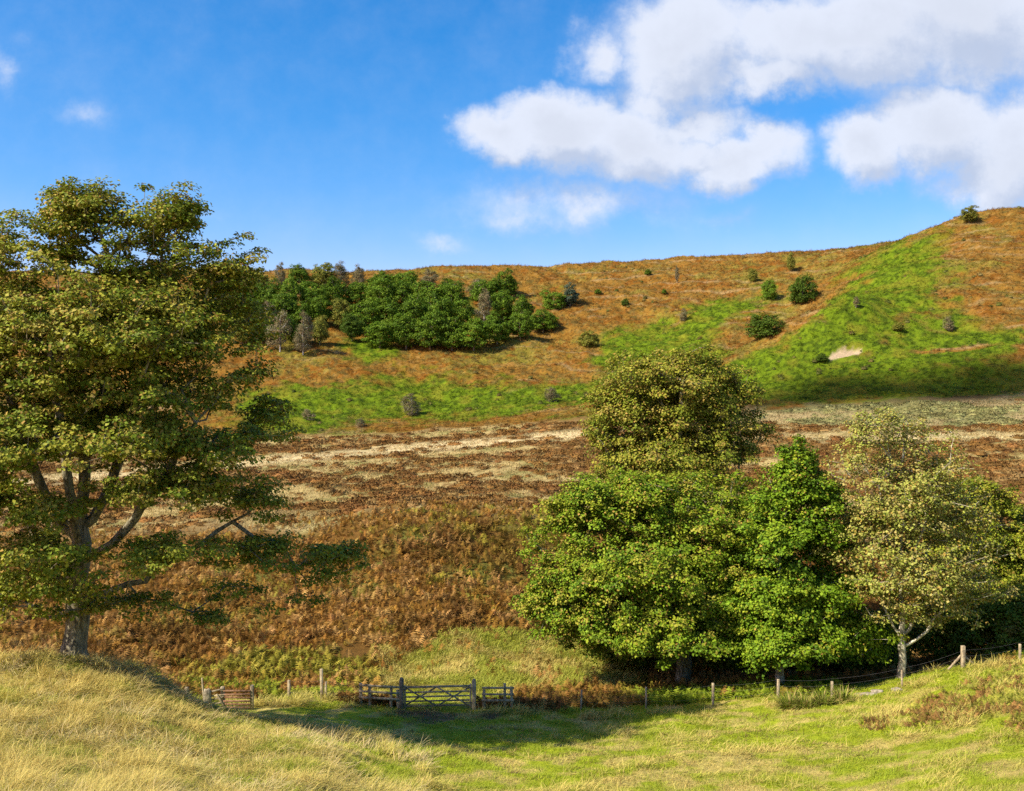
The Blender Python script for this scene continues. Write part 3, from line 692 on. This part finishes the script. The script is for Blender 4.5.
def place_far(kind, u, y, hpx, wpx, label, group, name=None, sink=0, cat='tree'):
    x, Yd, z = hit(u, y); s = hpx*Yd/F/10.2; w = wpx*Yd/F/9.2
    tm, cm = FT[kind][int(rng.integers(0, len(FT[kind])))]
    e = thing(name or KN[kind], (x, Yd, z-sink*s), label, cat, group)
    e.rotation_euler = (0, 0, float(rng.random()*6.283)); e.scale = (w*float(.85+.35*rng.random()), w*float(.85+.3*rng.random()), s*float(.92+.25*rng.random()))
    obj('trunk', tm, e); obj('crown', cm, e)
ORD = ['leftmost', 'second from the left', 'third from the left', 'fourth from the left', 'fifth from the left', 'sixth from the left', 'seventh from the left', 'eighth from the left',
       'ninth from the left', 'tenth from the left', 'eleventh from the left', 'twelfth from the left', 'thirteenth from the left', 'fourteenth from the left', 'fifteenth from the left', 'sixteenth from the left']
KD = {'green': 'deep green round tree', 'bright': 'bright green round tree', 'olive': 'yellowish green tree', 'grey': 'thin grey brown birch', 'dark': 'very dark green tree'}
grove = [
 ('back', [(212,294,30,28,'olive'),(232,295,30,30,'green'),(256,296,30,30,'olive'),(282,292,30,18,'grey'),(300,294,28,28,'green'),(322,292,28,30,'olive'),(341,290,26,22,'grey'),(359,291,26,22,'grey'),(382,294,24,30,'green'),(404,296,24,30,'bright'),(427,293,24,22,'grey'),(448,300,22,26,'green'),(478,300,22,24,'grey'),(495,300,24,26,'green')]),
 ('second', [(226,312,32,32,'green'),(246,314,32,30,'green'),(268,314,32,32,'green'),(290,316,38,24,'bright'),(312,312,30,28,'bright'),(334,310,30,30,'green'),(356,311,32,32,'green'),(380,311,30,32,'bright'),(404,312,32,34,'green'),(428,313,32,34,'bright'),(452,314,32,32,'green'),(482,305,26,28,'green'),(506,298,26,28,'green')]),
 ('third', [(236,332,32,28,'green'),(250,330,30,28,'green'),(266,335,34,24,'grey'),(284,328,34,30,'green'),(302,328,32,28,'green'),(320,324,32,28,'green'),(342,329,34,26,'olive'),(366,333,34,34,'green'),(390,333,36,36,'green'),(414,334,36,36,'green'),(438,332,36,36,'green'),(460,330,34,32,'bright'),(484,327,34,24,'grey'),(503,322,30,28,'green'),(522,326,28,28,'green')]),
 ('front', [(246,345,32,28,'olive'),(262,343,28,30,'green'),(280,352,36,26,'grey'),(296,346,26,26,'green'),(303,355,42,24,'grey'),(320,345,30,22,'olive'),(352,341,26,22,'dark'),(380,348,28,34,'bright'),(406,349,34,32,'green'),(430,350,36,34,'green'),(452,351,36,32,'green'),(474,351,30,34,'bright'),(497,345,32,28,'green'),(520,339,28,30,'green'),(543,333,22,28,'green')])]
for row, L_ in grove:
    for i, (u_, y_, h_, w_, kd) in enumerate(L_):
        place_far(kd, u_, y_, h_, w_, f'{KD[kd]} in the hillside wood, {ORD[i]} in its {row} row', 'trees of the hillside wood')
# lone trees and bushes on the hillside
S1 = 'lone bushes on the hillside'
for (kd, u_, y_, h_, w_, nm, lab, ct) in [
 ('bright',554,309,16,22,'hawthorn_shrub','bright green bush touching the blue green pine, right of the hillside wood','bush'),
 ('blue',570,306,21,24,'pine_tree','small blue green pine right of the hillside wood','tree'),
 ('olive',589,347,17,22,'gorse_bush','olive brown bush low on the slope right of the hillside wood','bush'),
 ('dark',625,306,7,9,'gorse_bush','tiny round dark green bush alone in mid slope','bush'),
 ('green',664,294,5,6,'gorse_bush','tiny green bush in the brown bracken left of the pale bare birch','bush'),
 ('green',598,294,5,8,'gorse_bush','tiny green bush just right of the pine and high on the slope','bush'),
 ('grey',677,283,15,7,'birch_tree','thin pale bare birch near the ridge in the middle of the slope','tree'),
 ('green',648,275,5,7,'gorse_bush','tiny green bush just under the ridge, left of the bare birch','bush'),
 ('grey',683,321,10,12,'gorse_bush','small grey brown bush at the upper edge of the green bracken','bush'),
 ('olive',753,281,11,11,'gorse_bush','small greyish bush left of the bright green bush below the ridge','bush'),
 ('bright',769,299,18,16,'hawthorn_shrub','bright yellow green bush left of the large dark round bush','bush'),
 ('olive',791,272,18,9,'rowan_tree','slender leaning tree high on the slope above the large dark bush','tree'),
 ('dark',803,302,26,32,'holly_tree','large dark round bush high in the gully beside the spur','bush'),
 ('dark',767,335,27,36,'holly_tree','large dark round bush lower in the gully at the spur edge','bush'),
 ('grey',856,308,11,9,'birch_tree','small grey shrub on the green spur above the sand scar','shrub'),
 ('olive',898,331,7,12,'gorse_bush','low olive bush on the green spur right of the sand scar','bush'),
 ('grey',949,331,11,16,'hawthorn_shrub','small pale grey thorn bush casting a shadow on the spur','bush'),
 ('dark',822,362,7,16,'gorse_bush','low dark bush at the left end of the sand scar','bush'),
 ('grey',412,415,18,26,'hawthorn_shrub','round grey thorn bush on the green lower slope','bush'),
 ('grey',308,420,9,14,'hawthorn_shrub','small grey bush at the lower left foot of the hill','bush'),
 ('grey',361,427,7,14,'hawthorn_shrub','small low grey bush at the foot of the hill left of the round thorn bush','bush'),
 ('grey',551,402,12,20,'hawthorn_shrub','greyish green bush on the lower slope left of the tall olive tree','bush'),
 ('olive',969,223,17,17,'oak_tree','lone wind bent tree standing on the skyline of the spur','tree')]:
    sk = (2.4 if nm == 'holly_tree' else 1.6) if ct == 'bush' or nm == 'holly_tree' else .2
    place_far(kd, u_, y_, h_*(1.25 if sk > 1 else 1), w_, lab, S1, nm, sk, ct)

# ------------------------------------------------------------------ timber: gate, rails, wire fences
class MB:
    def __init__(s): s.v = []; s.f = []
    def box(s, cx, cy, cz, sx, sy, sz, R=None, taper=1.0):
        b = len(s.v)
        for z in (-1, 1):
            for x, y in ((-1, -1), (1, -1), (1, 1), (-1, 1)):
                k = taper if z > 0 else 1
                p = Vector((x*sx/2*k, y*sy/2*k, z*sz/2))
                if R: p = R @ p
                s.v.append((p.x+cx, p.y+cy, p.z+cz))
        s.f += [[b, b+3, b+2, b+1], [b+4, b+5, b+6, b+7], [b, b+1, b+5, b+4], [b+1, b+2, b+6, b+5], [b+2, b+3, b+7, b+6], [b+3, b, b+4, b+7]]
        return s
    def bar(s, p, q, w, t):
        p = Vector(p); q = Vector(q); d = q-p; x = d.normalized(); yv = Vector((0, 1, 0)) if abs(x.y) < .9 else Vector((0, 0, 1))
        zv = x.cross(yv).normalized(); yv = zv.cross(x); R = Matrix((x, yv, zv)).transposed(); m = (p+q)/2
        return s.box(m.x, m.y, m.z, d.length, t, w, R)
    def tube(s, P, r):
        V, Fq = tubes([(P, [r]*len(P))]); b = len(s.v); s.v += [tuple(x) for x in V]; s.f += (Fq+b).tolist(); return s
    def build(s, name, mat, parent, bevel=.008):
        me = mk(name, np.array(s.v), np.array(s.f), mat); o = obj(name, me, parent)
        if bevel:
            m = o.modifiers.new('bevel', 'BEVEL'); m.width = bevel; m.segments = 1
        return o
def post(parent, x, y, z, h, w, mat, name='post', lean=0.0, cap=.0):
    m = MB(); R = Matrix.Rotation(lean, 3, 'Y')
    c = R @ Vector((0, 0, h/2-.15))
    m.box(x+c.x, y, z+c.z, w, w, h+.3, R)
    if cap:
        t = R @ Vector((0, 0, h+cap/2)); m.box(x+t.x, y, z+t.z, w*.98, w*.98, cap, R, .45)
    return m.build(name, mat, parent)
GY = 49.6
gx0, _, gz0 = on(401.5, GY); gx1, _, gz1 = on(474, GY)
gp = thing('gate_post', (gx0, GY, gz0), 'dark wooden gate post at the left end of the five bar gate', 'gate post', 'gate posts'); post(gp, 0, 0, 0, 1.42, .21, M_WOODD, cap=.1)
gp = thing('gate_post', (gx1, GY, gz1), 'pale weathered gate post at the right end of the five bar gate', 'gate post', 'gate posts'); post(gp, 0, 0, 0, 1.42, .2, M_WOOD, cap=.1)
gb0 = min(gz0, gz1)
g = thing('field_gate', ((gx0+gx1)/2, GY, (gz0+gz1)/2), 'weathered grey five bar wooden field gate with crossed diagonal braces', 'gate')
W2 = (gx1-gx0)/2-.17
dz = (gz1-gz0)/2*.3+.05
for k_, zz in enumerate((.16, .40, .62, .84, 1.10)):
    MB().bar((-W2, 0, zz-dz), (W2, 0, zz+dz), .10 if k_ == 4 else .075, .05).build('rail', M_WOODD if k_ < 2 else M_WOOD, g)
for sx in (-1, 1): MB().box(sx*W2, 0, .63+sx*dz, .09, .08, 1.15).build('stile', M_WOOD, g)
for (a, b, c_, d, yy) in ((-W2, 1.08, -.05, .14, -.045), (-W2, .14, -.05, 1.08, .045), (-.02, 1.08, W2, .14, -.045), (-.02, .14, W2, 1.08, .045)):
    MB().bar((a, yy, b), (c_, yy, d), .07, .03).build('brace', M_WOODD if a < -.5 else M_WOOD, g)
MB().box(-W2+.02, -.06, 1.0-dz, .16, .03, .05).build('latch', M_WIRE, g, .003)
for zz in (.3, 1.02): MB().box(W2-.12, -.06, zz+dz, .5, .015, .05).build('hinge', M_WIRE, g, .003)
def rail_fence(us, rows, label, mat, posts_h, tilt=0):
    x0, _, z0 = on(us[0], GY); e = thing('rail_fence', (x0, GY, z0), label, 'fence', 'rail fences beside the field gate')
    pts = []
    for i, u_ in enumerate(us):
        x, yy, z = on(u_, GY); pts.append((x-x0, z-z0)); post(e, x-x0, 0, z-z0, posts_h[i], .13, mat, lean=random.uniform(-.04, .04))
    for hh in rows:
        MB().bar((pts[0][0]-.1, -.09, pts[0][1]+hh), (pts[-1][0]+.1, -.09, pts[-1][1]+hh+tilt), .10, .045).build('rail', mat, e)
    return e
rail_fence([361, 370, 391, 398.2], (.48, .78, 1.08), 'pale grey post and rail fence joining the left side of the gate', M_WOOD, (1.15, 1.1, 1.05, .9), -.03)
rail_fence([484, 505, 512], (.50, .80, 1.12), 'short grey post and rail fence joining the right side of the gate', M_WOOD, (1.0, 1.35, 1.2), .05)
# old broken wicket of narrow slats at the left
hx, hy, hz = on(230, 47.8)
e = thing('slatted_hurdle', (hx, hy, hz), 'old reddish wooden hurdle of close slats leaning between two posts', 'hurdle')
post(e, 1.05, 0, 0, 1.12, .15, M_WOOD); post(e, -.32, 0.05, 0, 1.05, .17, M_WOOD, lean=-.05)
for i in range(6):
    MB().bar((-.30, -.1, .12+i*.15+random.uniform(-.03, .03)), (1.0, -.1, .10+i*.155+random.uniform(-.02, .02)), .085, .05).build('rail', M_WOODR, e)
for i in range(4):
    MB().bar((-.95, -.06, .22+i*.2), (-.25, -.12, .36+i*.2+random.uniform(-.06, .06)), .08, .05).build('rail', M_WOODD if i % 2 else M_WOOD, e)
MB().bar((-.6, -.16, .75), (-.2, -.16, .1), .09, .05).build('brace', M_WOOD, e)
def stone_mesh(name, sx, sy, sz, seed):
    import bmesh
    bm = bmesh.new(); bmesh.ops.create_icosphere(bm, subdivisions=3, radius=1); r = np.random.default_rng(seed); o3 = r.random(3)*50
    for v in bm.verts:
        p = v.co.copy(); m = max(abs(p.x), abs(p.y), abs(p.z)); p = p*(.55+.45/m*.8)
        nn = float(vnoise(p.x*1.6+o3[0], p.y*1.6+p.z*1.3+o3[1]))-.5
        p *= 1+nn*.5; v.co = (p.x*sx, p.y*sy, p.z*sz)
    me = bpy.data.meshes.new(name); bm.to_mesh(me); bm.free(); me.materials.append(M_STONE)
    me.polygons.foreach_set('use_smooth', np.ones(len(me.polygons), bool)); return me
x, yy, z = on(207.5, 47.7)
tag(obj('stone_gatepost', stone_mesh('stone_gatepost', .20, .16, .55, 3), None, (x, yy, z+.42)), 'pale lichened stone post at the left end of the slatted hurdle', 'stone post')
for i, (u_, Yd, s, lab) in enumerate([(862, 49.2, .26, 'flat pale stone, leftmost of the scattered stones below the pale tree'), (869, 49.0, .3, 'pale stone second from the left among the stones below the pale tree'),
                                (877, 49.3, .24, 'pale stone second from the right among the stones below the pale tree'), (897, 48.5, .22, 'small pale stone, rightmost of those below the pale tree')]):
    x, yy, z = on(u_, Yd); tag(obj('stone', stone_mesh('stone', s*1.3, s, s*.55, 20+i), None, (x, yy, z+.04)), lab, 'stone', 'stones below the pale tree')
def wire_fence(posts, rows, label, extra=None):
    """posts: (column, distance, height, width, lean)"""
    x0, y0, z0 = on(posts[0][0], posts[0][1]); e = thing('wire_fence', (x0, y0, z0), label, 'fence', 'wire fences along the foot of the bank')
    tops = []
    for (u_, Yd, h_, w_, ln) in posts:
        x, yy, z = on(u_, Yd); post(e, x-x0, yy-y0, z-z0, h_, w_, M_WOOD, lean=ln); tops.append(Vector((x-x0, yy-y0-w_/2-.01, z-z0)))
    for hh in rows:
        P = []
        for i in range(len(tops)-1):
            for s_ in range(5):
                t = s_/5; p = tops[i].lerp(tops[i+1], t); P.append((p.x, p.y, p.z+hh-.08*math.sin(t*3.14159)))
        P.append((tops[-1].x, tops[-1].y, tops[-1].z+hh)); MB().tube(P, .003).build('wire', M_WIRE, e, 0)
    if extra: extra(e, x0, y0, z0)
    return e
wire_fence([(186, 46.5, .95, .13, .03), (204, 49, 1.2, .07, -.08)], (.5, .85), 'short wire fence with a pale topped post left of the slatted hurdle')
wire_fence([(252.5, 49, 1.0, .10, 0), (289, 50, 1.0, .13, 0), (322, 50, 1.55, .14, -.02), (325.5, 49.9, .95, .10, .03), (361, 49.9, 1.05, .08, 0)], (.45, .75, 1.0), 'wire fence between the slatted hurdle and the gate rails, one post much taller')
def stays(e, x0, y0, z0):
    x, yy, z = on(963, 50); 
    for du in (-14, 13):
        x2, y2, z2 = on(963+du, 50); MB().bar((x-x0, yy-y0+.1, z-z0+.75), (x2-x0, y2-y0+.1, z2-z0+.05), .09, .09).build('stay', M_WOOD, e)
wire_fence([(512, 50, 1.0, .09, 0), (581, 50.5, 1.0, .08, .04), (646, 50.6, 1.1, .08, 0), (713, 50.3, 1.1, .11, 0), (778, 50.3, 1.0, .12, .02), (832, 50.0, .85, .11, 0), (902, 50, .9, .08, 0),
            (963, 50, 1.2, .18, 0), (1020, 50.5, .9, .1, 0), (1080, 51, 1.1, .12, 0)], (.4, .7, 1.0), 'long wire fence on wooden posts running right under the trees to the corner post', stays)

# ------------------------------------------------------------------ sun, sky, camera
EL = math.radians(43); TR = Vector((.90, .44, 0)).normalized()      # horizontal direction in which the light travels
sd = bpy.data.lights.new('sun', 'SUN'); sd.energy = 5.0; sd.angle = math.radians(.53); sd.color = (1, .93, .80)
so = bpy.data.objects.new('sun', sd); COL.objects.link(so)
so.rotation_euler = Vector((TR.x*math.cos(EL), TR.y*math.cos(EL), -math.sin(EL))).to_track_quat('-Z', 'Y').to_euler()
w = bpy.data.worlds.new('World'); scene.world = w; w.use_nodes = True; nt = w.node_tree; N = nt.nodes; LK = nt.links
bg = N['Background']; bg.inputs[1].default_value = .085
def wm(op, a, b=None, cl=False, c=None):
    m = N.new('ShaderNodeMath'); m.operation = op; m.use_clamp = cl
    for i, q in enumerate((a, b, c)):
        if q is None: continue
        if isinstance(q, (int, float)): m.inputs[i].default_value = q
        else: LK.new(q, m.inputs[i])
    return m.outputs[0]
sky = N.new('ShaderNodeTexSky'); sky.sky_type = 'NISHITA'; sky.sun_disc = False; sky.sun_elevation = EL; sky.sun_rotation = math.atan2(-TR.x, -TR.y)
sky.altitude = 200; sky.air_density = 1.0; sky.dust_density = .9; sky.ozone_density = 3.0
# clouds: a density field over direction, evaluated twice (here and a little towards the sun)
CL = [(850,30,250,62,1.0),(690,45,80,75,1.0),(960,10,200,90,1.0),(600,52,38,34,.62),(655,100,50,50,.7),(760,75,90,30,.8),(950,95,120,26,.45),
      (500,140,52,34,.95),(560,128,80,46,1.1),(640,140,90,44,1.0),(735,152,78,36,1.0),(690,120,60,26,.8),(575,199,145,32,.41),(520,216,90,20,.34),
      (872,152,52,44,1.05),(935,130,70,52,1.1),(1010,150,80,64,1.05),(975,185,70,24,.5),
      (80,112,46,17,.22),(4,60,24,34,.30),(40,35,20,18,.12),(440,246,42,14,.30),(212,224,32,13,.16),(735,214,50,15,.20),(650,215,60,18,.22)]
grp = bpy.data.node_groups.new('cloud_field', 'ShaderNodeTree')
grp.interface.new_socket('P', in_out='INPUT', socket_type='NodeSocketVector'); grp.interface.new_socket('D', in_out='OUTPUT', socket_type='NodeSocketFloat')
gn = grp.nodes; gl = grp.links; gi = gn.new('NodeGroupInput'); go = gn.new('NodeGroupOutput')
def gm(op, a, b=None, cl=False):
    m = gn.new('ShaderNodeMath'); m.operation = op; m.use_clamp = cl
    for i, q in enumerate((a, b)):
        if q is None: continue
        if isinstance(q, (int, float)): m.inputs[i].default_value = q
        else: gl.new(q, m.inputs[i])
    return m.outputs[0]
def gvm(op, a, b=None, scale=None):
    m = gn.new('ShaderNodeVectorMath'); m.operation = op
    for i, q in enumerate((a, b)):
        if q is None: continue
        if isinstance(q, tuple): m.inputs[i].default_value = q
        else: gl.new(q, m.inputs[i])
    if scale is not None: m.inputs['Scale'].default_value = scale
    return m
def gnoise(vec, sc, det, out='Fac', rough=.55):
    n = gn.new('ShaderNodeTexNoise'); n.inputs['Scale'].default_value = sc; n.inputs['Detail'].default_value = det; n.inputs['Roughness'].default_value = rough
    gl.new(vec, n.inputs['Vector']); return n.outputs[out]
P0 = gi.outputs[0]
wv = gvm('SUBTRACT', gnoise(P0, 9, 5, 'Color'), (.5, .5, .5)).outputs[0]
P1 = gvm('ADD', P0, gvm('SCALE', wv, None, .085).outputs[0]).outputs[0]
wv2 = gvm('SUBTRACT', gnoise(P0, 38, 6, 'Color', .65), (.5, .5, .5)).outputs[0]
P1 = gvm('ADD', P1, gvm('SCALE', wv2, None, .03).outputs[0]).outputs[0]
acc = None
for (cu, cy, ru, ry, wt) in CL:
    d = gvm('SUBTRACT', P1, ((cu-CX)/F, (CY-cy)/F, 0)).outputs[0]
    d = gvm('DIVIDE', d, (ru/F*1.25, ry/F*1.25, 1)).outputs[0]
    ln = gvm('LENGTH', d).outputs['Value']
    v = gm('MULTIPLY', gm('SUBTRACT', 1.0, ln, True), wt)
    if acc is None: acc = v
    else:
        m = gn.new('ShaderNodeMath'); m.operation = 'SMOOTH_MAX'; gl.new(acc, m.inputs[0]); gl.new(v, m.inputs[1]); m.inputs[2].default_value = .12; acc = m.outputs[0]
nf = gm('SUBTRACT', gnoise(P0, 20, 10, rough=.66), .5)
nf2 = gm('SUBTRACT', gnoise(P0, 5, 3), .5)
gate = gm('MULTIPLY', acc, 3.0, True)
acc = gm('ADD', acc, gm('MULTIPLY', gate, gm('ADD', gm('MULTIPLY', nf, .68), gm('MULTIPLY', nf2, .3))))
gl.new(acc, go.inputs[0])
tc = N.new('ShaderNodeTexCoord'); sp = N.new('ShaderNodeSeparateXYZ'); LK.new(tc.outputs['Generated'], sp.inputs[0])
yy = wm('MAXIMUM', sp.outputs[1], .08)
cb = N.new('ShaderNodeCombineXYZ'); LK.new(wm('DIVIDE', sp.outputs[0], yy), cb.inputs[0]); LK.new(wm('DIVIDE', sp.outputs[2], yy), cb.inputs[1])
def dens(off):
    a = N.new('ShaderNodeVectorMath'); a.operation = 'ADD'; LK.new(cb.outputs[0], a.inputs[0]); a.inputs[1].default_value = off
    g_ = N.new('ShaderNodeGroup'); g_.node_tree = grp; LK.new(a.outputs[0], g_.inputs[0]); return g_.outputs[0]
D0 = dens((0, 0, 0)); D1 = dens((-.016, .036, 0))
def mr(src, a, b, lo, hi, interp='SMOOTHSTEP'):
    m = N.new('ShaderNodeMapRange'); m.interpolation_type = interp; LK.new(src, m.inputs[0])
    for i, q in enumerate((a, b, lo, hi)): m.inputs[i+1].default_value = q
    return m.outputs[0]
alpha = mr(D0, .0, .58, 0, 1)
light = mr(wm('SUBTRACT', D0, D1), -.40, .20, 0, 1)
thick = mr(D0, .5, 1.1, 1.0, .9)
cm = N.new('ShaderNodeMix'); cm.data_type = 'RGBA'; LK.new(light, cm.inputs[0])
cm.inputs[6].default_value = (3.75, 4.3, 5.5, 1); cm.inputs[7].default_value = (5.55, 5.9, 6.75, 1)
cs = N.new('ShaderNodeVectorMath'); cs.operation = 'SCALE'; LK.new(cm.outputs[2], cs.inputs[0]); LK.new(thick, cs.inputs['Scale'])
hs = N.new('ShaderNodeHueSaturation'); hs.inputs['Saturation'].default_value = 1.42; LK.new(sky.outputs[0], hs.inputs['Color'])
tn = N.new('ShaderNodeVectorMath'); tn.operation = 'MULTIPLY'; LK.new(hs.outputs[0], tn.inputs[0]); tn.inputs[1].default_value = (1.15, 1.28, 1.40)
sx3 = N.new('ShaderNodeSeparateXYZ'); LK.new(tn.outputs[0], sx3.inputs[0]); cx3 = N.new('ShaderNodeCombineXYZ')
LK.new(wm('MULTIPLY', wm('POWER', sx3.outputs[0], 1.35), 1.17), cx3.inputs[0]); LK.new(sx3.outputs[1], cx3.inputs[1]); LK.new(sx3.outputs[2], cx3.inputs[2])
fm = N.new('ShaderNodeMix'); fm.data_type = 'RGBA'; LK.new(wm('MULTIPLY', alpha, .96), fm.inputs[0]); LK.new(cx3.outputs[0], fm.inputs[6]); LK.new(cs.outputs[0], fm.inputs[7])
LK.new(fm.outputs[2], bg.inputs[0])
w.cycles.sampling_method = 'MANUAL'; w.cycles.sample_map_resolution = 512

V_ = []; F_ = []; off = 0  # cloud outside the view, added to cast a shadow band along the spur's foot
rc = np.random.default_rng(5)
for i in range(46):
    t = rc.random()*2-1; cxx = t*105; cyy = rc.normal(0, 5)*(1-abs(t)*.5)-6*t; r_ = (7+7*rc.random())*(1-.5*abs(t)); m_ = 10
    th = np.linspace(0, math.pi, m_)[:, None]; ph = (np.arange(12)*6.28318/12)[None]
    rr_ = r_*(1+.25*(vnoise(th*2+i, ph*2)-.5)); S_ = np.stack([cxx+1.5*rr_*np.sin(th)*np.cos(ph), cyy+rr_*np.sin(th)*np.sin(ph), .6*rr_*np.cos(th)+0*ph], -1).reshape(-1, 3)
    a_ = (np.arange(m_-1)*12)[:, None]; b_ = np.arange(12)[None]; c_ = (b_+1) % 12
    F_.append(np.stack([a_+b_, a_+12+b_, a_+12+c_, a_+c_], -1).reshape(-1, 4)+off); V_.append(S_); off += m_*12
mcl, ntc, bc = nodes('shadow_cloud'); bc.inputs['Base Color'].default_value = (.9, .9, .92, 1); bc.inputs['Roughness'].default_value = 1
sx_, sy_, hh_ = 140.0, 219.0, 1150.0; ddx = (hh_+10)/math.tan(EL)
tag(obj('shadow_cloud', mk('shadow_cloud', np.concatenate(V_), np.concatenate(F_), mcl, None, True), None, (sx_-TR.x*ddx, sy_-TR.y*ddx, hh_)), kind='structure')

cam = bpy.data.cameras.new('camera'); cam.sensor_width = 36; cam.lens = F/1024*36; cam.clip_end = 6000; cam.clip_start = .1
co = bpy.data.objects.new('camera', cam); COL.objects.link(co); co.rotation_euler = (math.pi/2, 0, 0); co.location = (0, 0, 0)
scene.camera = co
vs = scene.view_settings; vs.view_transform = 'Standard'; vs.look = 'None'; vs.gamma = 1; vs.use_curve_mapping = False; vs.exposure = .80
cy = scene.cycles; cy.max_bounces = 5; cy.diffuse_bounces = 2; cy.transmission_bounces = 3; cy.glossy_bounces = 1; cy.transparent_max_bounces = 4
cy.use_adaptive_sampling = True; cy.adaptive_threshold = .01; cy.use_denoising = False
scene.render.threads_mode = 'AUTO'
